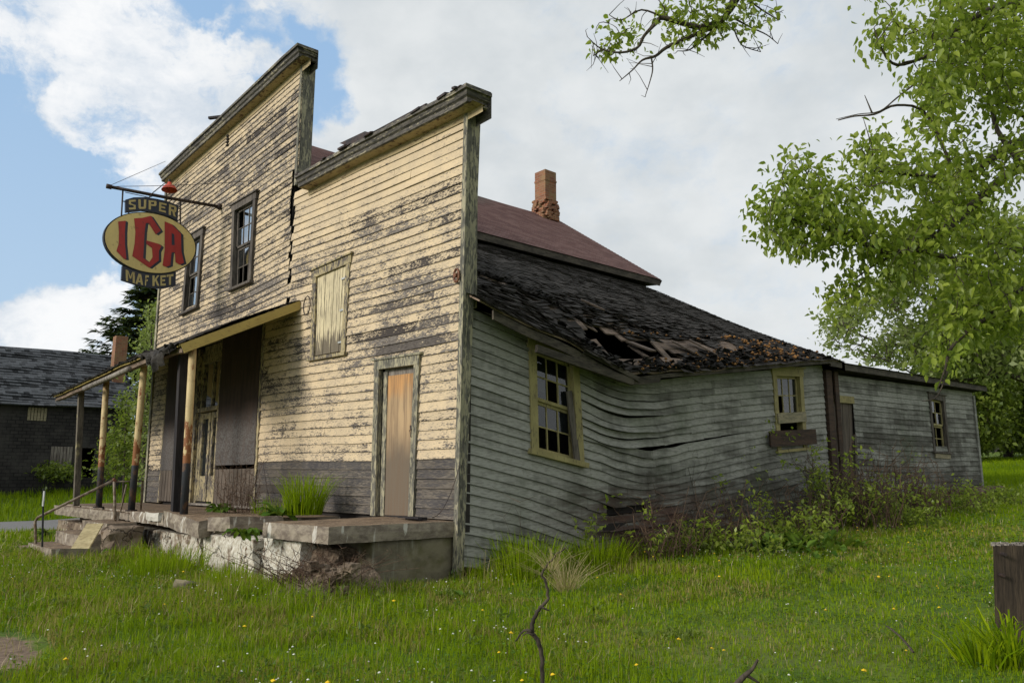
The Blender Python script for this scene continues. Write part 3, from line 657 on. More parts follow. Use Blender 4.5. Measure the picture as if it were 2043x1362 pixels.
# --- upper windows
window(store, W2, NF, fw=.12, cols=3, rows=2, frame='dark_frame_wood', missing=((0, 0, 0), (0, 1, 0), (1, 0, 1)), reflection_curtain=(.45, .86, .50, .90), name='upper_window', glass='glass_bright', label='window with the clearer white patch standing for sky reflection')
window(store, W1, NF, fw=.12, cols=3, rows=2, frame='dark_frame_wood', missing=((0, 0, 1),), reflection_curtain=(.45, .9, .04, .50), name='upper_window', glass='glass_bright', label='window partly hidden by the sign')

# --- boarded upper opening on the low front
fr = window(store, BW, NF, fw=.12, cols=1, rows=1, frame='creamtrim', missing=((0, 0, 0), (1, 0, 0)), name='boarded_window', head=1.1, recess=.02)
mb = MB(); n = 7
for i in range(n):
    a, b = lerp(.10, .90, i / n) + .004, lerp(.10, .90, (i + 1) / n) - .004
    c = [qp(BW, a, .03), qp(BW, b, .03), qp(BW, b, .92), qp(BW, a, .92)]; e = np.array([0, -.02 - .004 * (i % 2), 0])
    mb.prism([p + np.array([0, .02, 0]) for p in c], e)
mb.build('board', MAT['shutter'], fr)
for t in (.78, .45, .12):
    mb = MB(); a = qp(BW, .78, t); mb.beam(a + np.array([0, -.015, 0]), qp(BW, .92, t) + np.array([0, -.015, 0]), .03, .012, NF); mb.build('hinge', MAT['white_metal'], fr)
mb = MB(); a = np.array(F(622, 611)) + np.array([0, -.07, 0]); mb.tube([a + np.array([.12 * math.cos(t), -.02, .16 * math.sin(t)]) for t in np.linspace(0, 6.28, 14)], .010, 5); mb.build('iron_ring', MAT['dark_metal'], fr)

# --- plywood side door
mb = MB(); W_d = .12
for s_ in (.055, .945): mb.beam(qp(DR, s_, 0) + np.array([0, -.01, 0]), qp(DR, s_, 1) + np.array([0, -.01, 0]), W_d, .07, NF)
mb.beam(qp(DR, 0, .975) + np.array([0, -.014, 0]), qp(DR, 1, .975) + np.array([0, -.014, 0]), .13, .074, NF)
mb.beam(qp(DR, -.05, 1.012) + np.array([0, -.02, 0]), qp(DR, 1.05, 1.012) + np.array([0, -.02, 0]), .03, .10, NF)
mb.beam(qp(DR, .17, 0) + np.array([0, .09, 0]), qp(DR, .17, .93) + np.array([0, .09, 0]), .10, .12, NF)
dfr = mb.build('side_door', MAT['corner'], store, label='narrow boarded doorway with orange grey plywood')
mb = MB(); mb.prism([qp(DR, .20, .005) + np.array([0, .045, 0]), qp(DR, .90, .005) + np.array([0, .045, 0]), qp(DR, .90, .90) + np.array([0, .045, 0]), qp(DR, .20, .90) + np.array([0, .045, 0])], (0, .02, 0)); mb.build('plywood_panel', MAT['plydoor'], dfr)
mb = MB(); mb.prism([qp(DR, .13, .90) + np.array([0, .05, 0]), qp(DR, .90, .90) + np.array([0, .05, 0]), qp(DR, .90, .955) + np.array([0, .05, 0]), qp(DR, .13, .955) + np.array([0, .05, 0])], (0, .02, 0)); mb.build('lintel_board', MAT['bare_grey_wood'], dfr)
mb = MB(); a = F(825, 851) + np.array([0, -.02, 0]); mb.obox(a, (.03, 0, 0), (0, .02, 0), (0, 0, .02)); mb.tube([a, a + np.array([.02, -.05, -.05]), a + np.array([.03, -.04, -.14])], .008, 5); mb.build('padlock', MAT['dark_metal'], dfr)
mb = MB(); mb.beam(F(818, 914) + np.array([0, .02, 0]), F(829, 911) + np.array([0, -.03, 0]), .03, .012, NF); mb.build('hasp', MAT['white_metal'], dfr)

# --- shop front under the canopy
sf = MB()
sf.box((-11.06, -.02, .72), (-10.98, .06, 4.15)); sf.box((-7.82, -.035, .74), (-7.74, .06, 4.10)); sf.box((-5.90, -.035, .74), (-5.82, .06, 4.12)); sf.box((-9.12, -.03, .74), (-9.0, .06, 3.95)); sf.box((-11.0, -.025, 4.02), (-5.9, .05, 4.16))
so = sf.build('shop_front', MAT['creamtrim'], store)
mb = MB(); mb.box((-7.735, -.045, 1.50), (-5.905, .02, 4.015)); mb.build('rotting_panel', MAT['panel'], so)
mb = MB(); mb.box((-10.975, -.03, 1.43), (-10.03, .02, 4.015)); mb.box((-10.02, -.01, .74), (-9.125, .03, 4.015)); mb.build('rotting_panel', MAT['panel'], so)
for (xa, xb) in ((-7.735, -5.905), (-10.975, -10.03)):
    mb = MB(); n = int((xb - xa) / .09)
    for i in range(n): mb.box((lerp(xa, xb, i / n) + .003, -.03 - .006 * (i % 2), .76), (lerp(xa, xb, (i + 1) / n) - .003, .02, 1.425))
    mb.build('bead_board', MAT['bead_board'], so)
mb = MB(); mb.box((-9.2, -.05, .72), (-5.83, .03, .76)); mb.build('threshold', MAT['bare_grey_wood'], so)
# entrance: transom over a pair of glazed doors
mb = MB(); yb, yf = .10, .04
for x in (-8.98, -7.86): mb.box((x - .02, yf, .76), (x + .09, yb, 3.9))
mb.box((-8.90, yf - .01, 3.62), (-7.86, yb, 3.80)); mb.box((-8.96, yf - .09, 2.60), (-7.78, yb, 2.68)); mb.box((-8.38, yf, 2.68), (-8.31, yb, 3.62)); mb.box((-8.90, yf, 3.80), (-7.86, yb, 3.99))
for x in (-8.88, -8.46, -8.30, -7.90): mb.box((x, yf + .004, .80), (x + .11, yb - .004, 2.58))
for x in (-8.88, -8.30): mb.box((x + .1, yf + .008, .80), (x + .48, yb - .008, 1.30)); mb.box((x + .1, yf + .008, 2.46), (x + .48, yb - .008, 2.58))
en = mb.build('entrance_door', MAT['creamtrim'], store, label='double glazed entrance with two pane transom')
mb = MB()
for (xa, xb, za, zb_) in ((-8.87, -8.39, 2.69, 3.61), (-8.30, -7.87, 2.69, 3.61), (-8.77, -8.47, 1.31, 2.45), (-8.19, -7.91, 1.31, 2.45)): mb.add([(xa, .07, za), (xb, .07, za), (xb, .072, zb_), (xa, .072, zb_)], [(0, 1, 2, 3)])
mb.build('pane', MAT['glass_bright'], en)
mb = MB(); mb.tube([(-8.33, .0, 1.75), (-8.33, -.03, 1.78), (-8.33, -.03, 2.0), (-8.33, 0, 2.02)], .012, 6); mb.build('handle', MAT['dark_metal'], en)

# --- small fittings on the front
for (px, py) in ((613, 368), (636, 357)):
    mb = MB(); a = F(px, py); b = a + np.array([.02, -.10, .02])
    mb.tube([b + np.array([0, 0, -.07]), b + np.array([0, 0, -.05]), b, b + np.array([0, 0, .04]), b + np.array([0, 0, .07])], [.042, .05, .035, .042, .02], 8); o = mb.build('insulator', MAT['teal_glass'], store, smooth=True)
    m2 = MB(); m2.tube([a, b + np.array([0, 0, -.06])], .012, 5); m2.build('bracket', MAT['dark_metal'], o)
mb = MB(); a = F(918, 551) + np.array([.0, -.06, 0]); mb.tube([a + np.array([.052 * math.cos(t), .0, .085 * math.sin(t)]) for t in np.linspace(0, 6.283, 16)], .016, 6); mb.tube([a + np.array([0, .02, 0]), a + np.array([0, -.03, 0])], .03, 8); mb.build('wall_anchor', MAT['rust_disc'], store)
mb = MB(); v0 = F(454, 280)
for i in range(4): mb.obox(v0 + np.array([.0, .0, .10 - i * .07]), (.045, 0, 0), (0, .02, 0), (0, 0, .016))
mb.build('wall_vent', MAT['interior'], store)

# --- side wall (grey, sinking)
EV = [S(x, y) for x, y in ((931, 612), (1000, 641), (1060, 668), (1155, 712), (1200, 737), (1240, 753), (1300, 758), (1380, 750), (1480, 742), (1541, 738), (1600, 731), (1640, 728))]
BT = [S(x, y) for x, y in ((922, 1128), (1060, 1148), (1155, 1165), (1230, 1176), (1290, 1158), (1380, 1132), (1541, 1088), (1640, 1060))]
EVy, EVz = [p[1] for p in EV], [p[2] for p in EV]; BTy, BTz = [p[1] for p in BT], [p[2] for p in BT]
B2 = [S(x, y) for x, y in ((922, 1128), (1270, 1184), (1541, 1088), (1640, 1060))]; B2y, B2z = [p[1] for p in B2], [p[2] for p in B2]
GA = [S(x, 880)[1] for x in (1190, 1290, 1388)]
def gap(y): return pl(y, GA, (0, .03, 0)) + .015 * math.sin(y * 9) * (GA[0] < y < GA[2])
E2 = [S(x, y) for x, y in ((931, 612), (1303, 761), (1480, 742), (1640, 728))]; E2y, E2z = [p[1] for p in E2], [p[2] for p in E2]
KINK = [S(x, y)[1] for x, y in ((1239, 1072), (1227, 1002), (1271, 967), (1319, 940), (1303, 893))]
def kj(k): return [S(1222, 1000)[1], S(1300, 1000)[1]] if k == 9 else [S(1262, 975)[1], S(1318, 975)[1]] if k == 11 else [S(1205, 1000)[1], S(1252, 1000)[1]] if k == 4 else [pl(k, (3, 7, 10, 13, 17), KINK) + (.0, .12, -.1, .05)[k % 4]] if k < 17 else [S((1383, 1368, 1400, 1376, 1422)[k % 5], 800)[1]]
def s_off(y, v): return -.24 * max(0, 1 - abs(y - pl(v, (0, 3, 7, 10, 13, 17), [KINK[0]] + KINK)) / 1.5) * max(0, 1 - v / 19.) - .05 * math.exp(-((y - 3.2) / 1.3) ** 2) + .05 * math.exp(-((y - 3.3) / 1.0) ** 2) * sstep(16, 22, v)
SLIP = [Rj.uniform(-.045, .004) if i % 3 else 0 for i in range(40)]
def pos_s(u, v, k):
    g_ = gap(u)
    if k >= 17: zt, zb_ = pl(u, EVy, EVz), pl(u, BTy, BTz); z = zb_ + v * (zt - zb_ - g_) / 26 + g_
    else:
        uk = pl(v, (0, 3, 7, 10, 13, 17), [KINK[0]] + KINK); ue = u + (KINK[-1] - uk) * max(0, 1 - abs(u - uk) / 2.0) if abs(u - uk) < 2 else u
        zt, zb_ = pl(ue, E2y, E2z), pl(ue, B2y, B2z); z = zb_ + v * (zt - zb_ - g_) / 26
    z += SLIP[k] * math.exp(-((u - 3.2 - (k % 4) * .25) / .8) ** 2) * (1 if k >= 17 else .35)
    return (s_off(u, v), u, z)
nearw = quad(S(1053, 665), S(1150, 703), S(1163, 925), S(1058, 898)); farw = quad(S(1538, 733), S(1598, 736), S(1608, 893), S(1549, 899))
def rs(q, m=.07): ys = [p[1] for p in q]; zs = [p[2] for p in q]; return (min(ys) + m, max(ys) - m, min(zs) + m, max(zs) - m)
H_s = [rs(nearw), rs(farw)]
ws_ = lambda u, z: -.03 + .05 * math.exp(-((u - 3.6) / .8) ** 2 - ((z - 1.5) / .5) ** 2) + .15 * sstep(1.7, .5, z) * sstep(1.6, 4, u) + .05 * sstep(.5, -.3, z) + .10 * math.exp(-((u - 3.) / .9) ** 2 - ((z - 2.65) / .14) ** 2) + .05 * sstep(3, 1.5, z) * sstep(4, 6, u)
sd_ = siding('side_siding', MAT['side'], store, 0, 26, lambda k: (.035, 9.33), pos_s, NS, H_s, th=.022, wear=ws_, seed=21, plank=(1.4, 3.4), step=.14, jit=.012, joints=kj, missing=((9, S(1262, 1000)[1]), (4, S(1230, 1000)[1])), cup=lambda u, k: .075 * math.exp(-((u - 3.3) / .9) ** 2) * math.exp(-((k - 19.5) / 3.4) ** 2) * (.3 + (k * 7 % 5) / 4.) + .02 * math.exp(-((u - 3.2) / .7) ** 2) * (k < 14) * ((k * 3) % 4 == 1))
co = np.array([v.co[:] for v in sd_.data.vertices]); attrib(sd_, 'red', np.clip(np.exp(-((co[:, 1] - 3.9) / 1.9) ** 2) * sstep(1.35, .6, co[:, 2]), 0, 1))
# inner lining of the side wall, open behind the split
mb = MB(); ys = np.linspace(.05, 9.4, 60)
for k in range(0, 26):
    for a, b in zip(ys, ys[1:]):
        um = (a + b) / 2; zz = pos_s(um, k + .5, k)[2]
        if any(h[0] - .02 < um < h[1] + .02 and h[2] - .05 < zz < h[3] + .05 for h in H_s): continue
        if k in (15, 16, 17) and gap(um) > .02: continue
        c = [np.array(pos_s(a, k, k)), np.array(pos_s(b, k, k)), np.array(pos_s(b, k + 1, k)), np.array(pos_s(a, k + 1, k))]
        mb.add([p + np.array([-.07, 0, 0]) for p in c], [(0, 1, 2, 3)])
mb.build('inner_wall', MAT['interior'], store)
# low boards and corner post foot at the near corner
mb = MB()
for i, (za, zb_) in enumerate(((-.02, .09), (-.16, -.04))): mb.box((-.02, .24, za), (.012 + .01 * i, 1.1 - .2 * i, zb_))
mb.build('foot_board', MAT['brown_plank'], store)
nw = window(store, nearw, NS, fw=.13, cols=3, rows=2, frame='windowframe', missing=((1, 1, 0), (0, 0, 0), (0, 1, 0), (0, 2, 0)), name='side_window', label='window with yellow frame and broken lower panes', sill=.07, head=1.5)
mb = MB(); c = [qp(nearw, .55, .93), qp(nearw, .90, .93), qp(nearw, .90, .62), qp(nearw, .70, .84)]; mb.prism([p - np.array([.16, 0, 0]) for p in c], (-.01, 0, 0)); c = [qp(nearw, .2, .9), qp(nearw, .52, .9), qp(nearw, .52, .56), qp(nearw, .2, .60)]; mb.prism([p - np.array([.2, 0, 0]) for p in c], (-.01, 0, 0)); mb.build('torn_paper', MAT['torn_paper'], nw)
mb = MB(); mb.beam(qp(nearw, .86, -.02) + np.array([.03, 0, 0]), qp(nearw, .79, .62) + np.array([.0, 0, 0]), .10, .03, NS); mb.build('split_board', MAT['dark_frame_wood'], nw)
fw_ = window(store, farw, NS, fw=.13, cols=3, rows=2, frame='windowframe', missing=((1, 0, 0),), name='side_window', label='smaller window with planks nailed across its lower half', low_open=True, meet=.46, sill=.05)
mb = MB(); mb.beam(S(1547, 835) + np.array([.05, 0, 0]), S(1603, 831) + np.array([.05, 0, 0]), .19, .025, NS); mb.build('nailed_plank', MAT['pale_board'], fw_)
mb = MB(); mb.beam(S(1527, 876) + np.array([.09, 0, 0]), S(1617, 871) + np.array([.11, 0, 0]), .29, .03, NS); mb.build('nailed_plank', MAT['brown_plank'], fw_)

# --- shed roof with its hole
ER = [P(x, y, 0, .33) for x, y in ((938, 588), (975, 607), (1010, 627), (1060, 652), (1110, 672), (1150, 692), (1200, 722), (1245, 745), (1280, 748), (1330, 742), (1400, 738), (1500, 730), (1580, 722), (1662, 716))]
ERy, ERz = [p[1] for p in ER], [p[2] for p in ER]; Y0, Y1 = .04, 9.62
def roofpt(y, s):
    ze = pl(y, ERy, ERz); x = lerp(-5.0, .33, s); base = lerp(6.27, 3.50, s); sag = (ze - 3.50) * (s ** 2.6)
    z = base + sag + .06 * math.sin(s * 3.1) * math.sin(y * .5)
    z -= .10 * math.exp(-((y - 5.0) / 2.2) ** 2 - ((s - .62) / .25) ** 2)
    z += .028 * (float(vnoise(y * 1.1, s * 7, 9)) - .5) * 2 + .014 * (float(vnoise(y * 3.1, s * 19, 4)) - .5) * (1 + 6 * sstep(.55, .9, s) * math.exp(-((y - 4.5) / 3) ** 2))
    # folded lip above the hole
    z += .16 * math.exp(-((y - 2.75 - (s - .8) * 2.5) / .35) ** 2 - ((s - .80) / .09) ** 2)
    return np.array([x, y, z])
HOLES = [(3.30, .875, .60, .085), (4.15, .905, .50, .060), (5.0, .87, .34, .045), (5.6, .87, .42, .045), (6.6, .86, .30, .03), (1.95, .62, .30, .016)]
def in_hole(y, s): return any(((y - a) / c) ** 2 + ((s - b) / d) ** 2 < 1 + .5 * (float(vnoise(y * 5, s * 40, 2)) - .5) for a, b, c, d in HOLES)
mb = MB(); NR = 64; rr = random.Random(9)
for k in range(NR):
    s0, s1 = k / NR, (k + 1.25) / NR; y = Y0 + rr.uniform(-.03, .03)
    while y < Y1:
        w_ = rr.uniform(.17, .27); y2 = min(y + w_, Y1 + rr.uniform(0, .04)); ym = (y + y2) / 2; sm = (k + .5) / NR
        near = math.exp(-((ym - 3.9) / 2.6) ** 2) * float(sstep(.45, .8, sm))
        if not in_hole(ym, sm):
            lift = rr.uniform(.010, .016) + near * abs(rr.gauss(0, .016)); ds = rr.uniform(-.003, .003) * (1 + 2.0 * near); curl = rr.uniform(-.004, .008) * (1 + 3 * near)
            a, b = roofpt(y, s0), roofpt(y2, s0); c, d = roofpt(y2, min(s1 + ds, 1.02)), roofpt(y, min(s1 + ds + rr.uniform(-.003, .003), 1.02)); m = roofpt(ym, min(s1 + ds, 1.02))
            up = np.array([.43, 0, .90]); up = up
            lo = [d + up * (lift + curl), m + up * lift, c + up * (lift - curl)]
            mb.add([a, b] + lo + [p - up * .009 for p in lo], [(0, 4, 3), (0, 3, 2), (0, 1, 4), (2, 3, 6, 5), (3, 4, 7, 6)], [(y * 1, k + .98), (y2, k + .98), (y, k + .1), (ym, k + .1), (y2, k + .1)] + [(y, k)] * 3)
        y = y2 + .003
roof = mb.build('shed_roof', MAT['black_shingle'], store)
# deck boards under the shingles, torn open at the holes
mb = MB(); nb = 34
for k in range(nb):
    s0, s1 = k / nb, (k + .93) / nb; ys = np.arange(Y0 + .02, Y1, .20)
    for a, b in zip(ys, ys[1:]):
        if any(((((a + b) / 2) - h[0]) / (h[2] * .92)) ** 2 + (((s0 + s1) / 2 - h[1]) / (h[3] * .8)) ** 2 < 1 for h in (HOLES[0], HOLES[1], HOLES[5])): continue
        q4 = [roofpt(a, s0), roofpt(b, s0), roofpt(b, s1), roofpt(a, s1)]; dn = np.array([-.43, 0, -.9]); mb.hexa([p + dn * .03 for p in q4] + [p + dn * .008 for p in q4])
mb.build('roof_deck', MAT['exposed_lath'], roof)
# loose boards and heaped shingles round the hole
mb = MB()
for (x0, y0, x1, y1, w_) in ((1255, 682, 1303, 700, .22), (1303, 682, 1345, 728, .16), (1340, 680, 1420, 722, .15), (1375, 678, 1440, 712, .15), (1258, 690, 1290, 712, .12), (1160, 598, 1205, 618, .14)):
    a, b = P(x0, y0, 0, -.35), P(x1, y1, 0, .05)
    if x0 == 1160: a, b = P(x0, y0, 0, -1.45), P(x1, y1, 0, -1.25)
    mb = MB(); mb.beam(a, b, w_, .025, (.43, 0, .9)); mb.build('broken_board', MAT['exposed_lath'], roof)
mb = MB(); rr = random.Random(31); scat = MB()
def sherd(m_, c, sz, rr, n=6):
    u = np.array([rr.gauss(0, 1), rr.gauss(0, 1), rr.gauss(0, .4)]); u /= np.linalg.norm(u); w = np.cross(u, [rr.gauss(0, .4), rr.gauss(0, .4), 1]); w /= np.linalg.norm(w); nn = np.cross(u, w)
    vs = []
    for i in range(3):
        for j in range(3):
            vs.append(c + u * (i - 1) * sz * rr.uniform(.8, 1.1) + w * (j - 1) * sz * .7 * rr.uniform(.8, 1.1) + nn * (((i - 1) ** 2) * .3 + rr.gauss(0, .1)) * sz)
    b = [v - nn * .012 for v in vs]
    m_.add(vs + b, [(i * 3 + j, i * 3 + 3 + j, i * 3 + 4 + j, i * 3 + 1 + j) for i in range(2) for j in range(2)] + [(9 + i * 3 + j, 9 + i * 3 + 1 + j, 9 + i * 3 + 4 + j, 9 + i * 3 + 3 + j) for i in range(2) for j in range(2)] + [(0, 1, 10, 9), (1, 2, 11, 10), (2, 5, 14, 11), (5, 8, 17, 14), (8, 7, 16, 17), (7, 6, 15, 16), (6, 3, 12, 15), (3, 0, 9, 12)])
for i in range(330):
    y = rr.uniform(2.2, 9.2); s = 1 - abs(rr.gauss(0, .06)) if rr.random() < .72 else rr.uniform(.74, .98)
    if y > 6.5 and rr.random() < .3: continue
    if in_hole(y, s): continue
    sherd(mb, roofpt(y, min(s, 1.0)) + np.array([.02, 0, .02 + rr.uniform(0, .035)]), rr.uniform(.035, .085), rr)
for i in range(40):
    y = rr.uniform(1.6, 3.2); s = .60 + (y - 1.6) * .03 + rr.gauss(0, .02); sherd(mb, roofpt(y, s) + np.array([0, 0, .03]), rr.uniform(.04, .08), rr)
mb.build('shingle_debris', MAT['black_shingle'], roof, kind='stuff')
mb = MB()
for i in range(330):
    c_ = rr.choice(((1290, 715, 40, 9), (1330, 710, 30, 12), (1450, 712, 40, 8), (1535, 712, 50, 6), (1560, 714, 40, 5), (1600, 716, 40, 5), (1380, 728, 60, 8), (1420, 690, 60, 12)))
    px = rr.gauss(c_[0], c_[2] * .6); py = rr.gauss(c_[1], c_[3] * .8)
    p = P(px, min(py, 742 - (px - 1300) * .045), 0, .18); y = p[1]
    if not (2.5 < y < 9.3): continue
    s = rr.uniform(.88, 1.0) if rr.random() < .7 else rr.uniform(.80, .9)
    if in_hole(y, s): continue
    c = roofpt(y, s) + np.array([.02, 0, .035]); r = rr.uniform(.016, .045)
    mb.add([c + np.array(d_) * r * rr.uniform(.7, 1.3) for d_ in ((1, 0, 0), (0, 1, 0), (-1, 0, 0), (0, -1, 0), (0, 0, .8), (0, 0, -.6))], [(0, 1, 4), (1, 2, 4), (2, 3, 4), (3, 0, 4), (1, 0, 5), (2, 1, 5), (3, 2, 5), (0, 3, 5)])
mb.build('moss', MAT['moss'], roof, kind='stuff')
# eave board, rafter tails, fascia peeling off at the near end
mb = MB(); pts = [(float(y), pl(y, ERy, ERz)) for y in np.linspace(.30, 9.6, 40)]
for (a, b) in zip(pts, pts[1:]):
    if 3.6 < a[0] < 9: tb = .05
    else: tb = .11
    mb.hexa([(.27, a[0], a[1] - tb - .03), (.30, a[0], a[1] - tb - .03), (.30, b[0], b[1] - tb - .03), (.27, b[0], b[1] - tb - .03), (.27, a[0], a[1] - .02), (.30, a[0], a[1] - .02), (.30, b[0], b[1] - .02), (.27, b[0], b[1] - .02)])
    mb.add([(.28, a[0], a[1] - .08), (.28, b[0], b[1] - .08), (-.02, b[0], pl(b[0], EVy, EVz) + .03), (-.02, a[0], pl(a[0], EVy, EVz) + .03)], [(0, 1, 2, 3), (3, 2, 1, 0)])
a, b = P(1070, 695, 0, .31), P(1262, 762, 0, .30); mb.beam(a, b, .05, .10)
a, b = P(1165, 700, 0, .31), P(1275, 757, 0, .32); mb.beam(a, b, .03, .07)
mb.build('eave', MAT['eave_wood'], roof)
mb = MB(); mb.add([roofpt(Y1 + .04, t) + np.array([0, 0, -.01]) for t in np.linspace(0, 1, 9)] + [roofpt(Y1 + .04, t) + np.array([0, 0, -.20]) for t in np.linspace(0, 1, 9)], [(i, i + 1, i + 10, i + 9) for i in range(8)] + [(i + 9, i + 10, i + 1, i) for i in range(8)]); mb.build('rake_board', MAT['eave_wood'], roof)
# gable between shed roof and back wall
mb = MB(); mb.prism([(-5.0, 9.45, 3.0), (-.1, 9.45, 3.0), (-.1, 9.45, 3.5), (-5.0, 9.45, 6.15)], (0, -.08, 0)); mb.build('gable_wall', MAT['side'], store)

# --- red gable roof
mb = MB(); XR, ZR, XE, ZE, YA, YB = -8.5, 9.03, -4.60, 6.36, .12, 10.08; rr = random.Random(12); n = 36
for side in (1, -1):
    for k in range(n):
        s0, s1 = k / n, (k + 1.2) / n; y = YA
        while y < YB:
            y2 = min(y + rr.uniform(.8, 1.3), YB + .01); up = np.array([.56 * side, 0, .83])
            def rp(yy, s, l): 
                sg = -.05 * math.sin(math.pi * (yy - YA) / (YB - YA)) * (1 - s)
                return np.array([XR + side * (XE - XR) * s, yy, lerp(ZR, ZE, s) + sg]) + up * l
            s1c = min(s1, 1.01)
            mb.add([rp(y, s0, 0), rp(y2, s0, 0), rp(y2, s1c, .010), rp(y, s1c, .010), rp(y2, s1c, .002), rp(y, s1c, .002)], [(0, 1, 2, 3), (3, 2, 4, 5)] if side < 0 else [(3, 2, 1, 0), (5, 4, 2, 3)], [(y, k + .98), (y2, k + .98), (y2, k + .12), (y, k + .12), (y2, k), (y, k)])
            y = y2
red = mb.build('gable_roof', MAT['red_shingle'], store)
mb = MB(); up = np.array([.56, 0, .83])
for side in (1, -1):
    xe = XR + side * (XE - XR)
    mb.hexa([(xe - .03, YA, ZE - .17), (xe, YA, ZE - .17), (xe, YB, ZE - .17), (xe - .03, YB, ZE - .17), (xe - .03, YA, ZE - .012), (xe, YA, ZE - .012), (xe, YB, ZE - .012), (xe - .03, YB, ZE - .012)])
    mb.add([(xe - .015 * side, YA, ZE - .15), (xe - .015 * side, YB, ZE - .15), (xe - .45 * side, YB, ZE - .10), (xe - .45 * side, YA, ZE - .10)], [(0, 1, 2, 3)])
    a, b = np.array([XR, YB + .015, ZR - .10]), np.array([xe, YB + .015, ZE - .10]); mb.beam(a, b, .03, .15)
    mb.add([(XR, YA, ZR - .03), (XR, YB, ZR - .03), (xe, YB, ZE - .03), (xe, YA, ZE - .03)], [(0, 1, 2, 3)])
mb.build('eave', MAT['eave_wood'], red)
# chimney with a crumbling flared foot
mb = MB(); cxx, cyy, hw = -8.32, 9.55, .225; z0, z1 = 8.55, 10.28
zt_ = P(1084, 347, 1, cyy)[2]
mb.box((cxx - hw, cyy - hw, 8.5), (cxx + hw, cyy + hw, zt_)); mb.box((cxx - hw - .012, cyy - hw - .012, zt_ - .33), (cxx + hw + .012, cyy + hw + .012, zt_ - .27))
rr = random.Random(4)
for i in range(150):
    z = 8.75 + rr.random() ** 1.5 * .62; f = (9.45 - z) * .12; a = rr.randrange(4); t = rr.uniform(-hw, hw)
    c = [(cxx + hw + f * .5, cyy + t), (cxx + t, cyy - hw - f * .5), (cxx - hw - f * .5, cyy + t), (cxx + t, cyy + hw + f * .5)][a]
    th = rr.uniform(-.25, .25); mb.obox((c[0], c[1], z), (.07 * math.cos(th), .07 * math.sin(th), 0), (-.07 * math.sin(th), .07 * math.cos(th), 0), (0, 0, .032))
mb.build('chimney', MAT['brick'], red)

# ================================================================= REAR ADDITION
wing = thing('lean_to_addition', (-.05, 10, .95), 'low weathered lean-to behind the store with plank door and dark narrow window', 'lean-to')
WT = [(9.9, S(1662, 747, -.05)[2]), (17.9, S(1943, 783, -.05)[2])]
def pos_w(u, v, k): zt = lerp(WT[0][1], WT[1][1], (u - 9.9) / 8.); return (-.05, u, .93 + (zt - .93) * v / 21 + .03 * math.sin(u * .8) * (1 - v / 21))
wd_ = quad(S(1664, 800, -.05), S(1702, 803, -.05), S(1706, 968, -.05), S(1666, 968, -.05)); ww_ = quad(S(1850, 783, -.05), S(1882, 790, -.05), S(1894, 903, -.05), S(1861, 900, -.05))
H_w = [rs(wd_, .02), rs(ww_, .1)]
wsid = siding('siding', MAT['side'], wing, 0, 21, lambda k: (9.92, 17.86), pos_w, NS, H_w, th=.02, wear=lambda u, z: .075 - .11 * sstep(2.6, 3.3, z) + .10 * math.exp(-((u - 16.1) / .45) ** 2 - ((z - 1.4) / .5) ** 2), seed=41, jit=.006); attrib(wsid, 'red', np.zeros(len(wsid.data.vertices)))
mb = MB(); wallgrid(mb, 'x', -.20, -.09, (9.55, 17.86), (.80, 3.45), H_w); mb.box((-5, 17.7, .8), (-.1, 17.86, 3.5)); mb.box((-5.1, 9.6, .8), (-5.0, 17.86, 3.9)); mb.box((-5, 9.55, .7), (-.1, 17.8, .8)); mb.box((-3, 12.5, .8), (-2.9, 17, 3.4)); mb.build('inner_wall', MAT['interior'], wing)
za, zb_ = P(1665, 722, 0, .25)[2], P(1962, 770, 0, .25)[2]
mb = MB()
for k in range(16):
    s0, s1 = k / 16, (k + 1.1) / 16
    f = lambda s, y: (lerp(-5.2, .27, s), y, lerp(za, zb_, (y - 9.66) / 8.5) + (1 - s) * .42)
    mb.add([f(s0, 9.66), f(s0, 18.1), (f(s1, 18.1)[0], 18.1, f(s1, 18.1)[2] + .012), (f(s1, 9.66)[0], 9.66, f(s1, 9.66)[2] + .012)], [(0, 1, 2, 3)], [(0, k + .9), (8, k + .9), (8, k + .1), (0, k + .1)])
wr_ = mb.build('roof', MAT['black_shingle'], wing)
mb = MB(); n = 20
for i in range(n):
    ya, yb_ = lerp(9.66, 18.1, i / n), lerp(9.66, 18.1, (i + 1) / n); z_a, z_b = lerp(za, zb_, i / n), lerp(za, zb_, (i + 1) / n)
    mb.hexa([(.23, ya, z_a - .13), (.26, ya, z_a - .13), (.26, yb_, z_b - .13), (.23, yb_, z_b - .13), (.23, ya, z_a), (.26, ya, z_a), (.26, yb_, z_b), (.23, yb_, z_b)])
mb.add([(.25, 9.66, za - .10), (.25, 18.1, zb_ - .10), (-.15, 18.1, zb_ - .14), (-.15, 9.66, za - .14)], [(0, 1, 2, 3), (3, 2, 1, 0)]); mb.build('eave', MAT['eave_wood'], wr_)
mb = MB(); mb.box((-.10, 17.8, .85), (.0, 17.93, 3.5)); mb.build('corner_board', MAT['side'], wing)
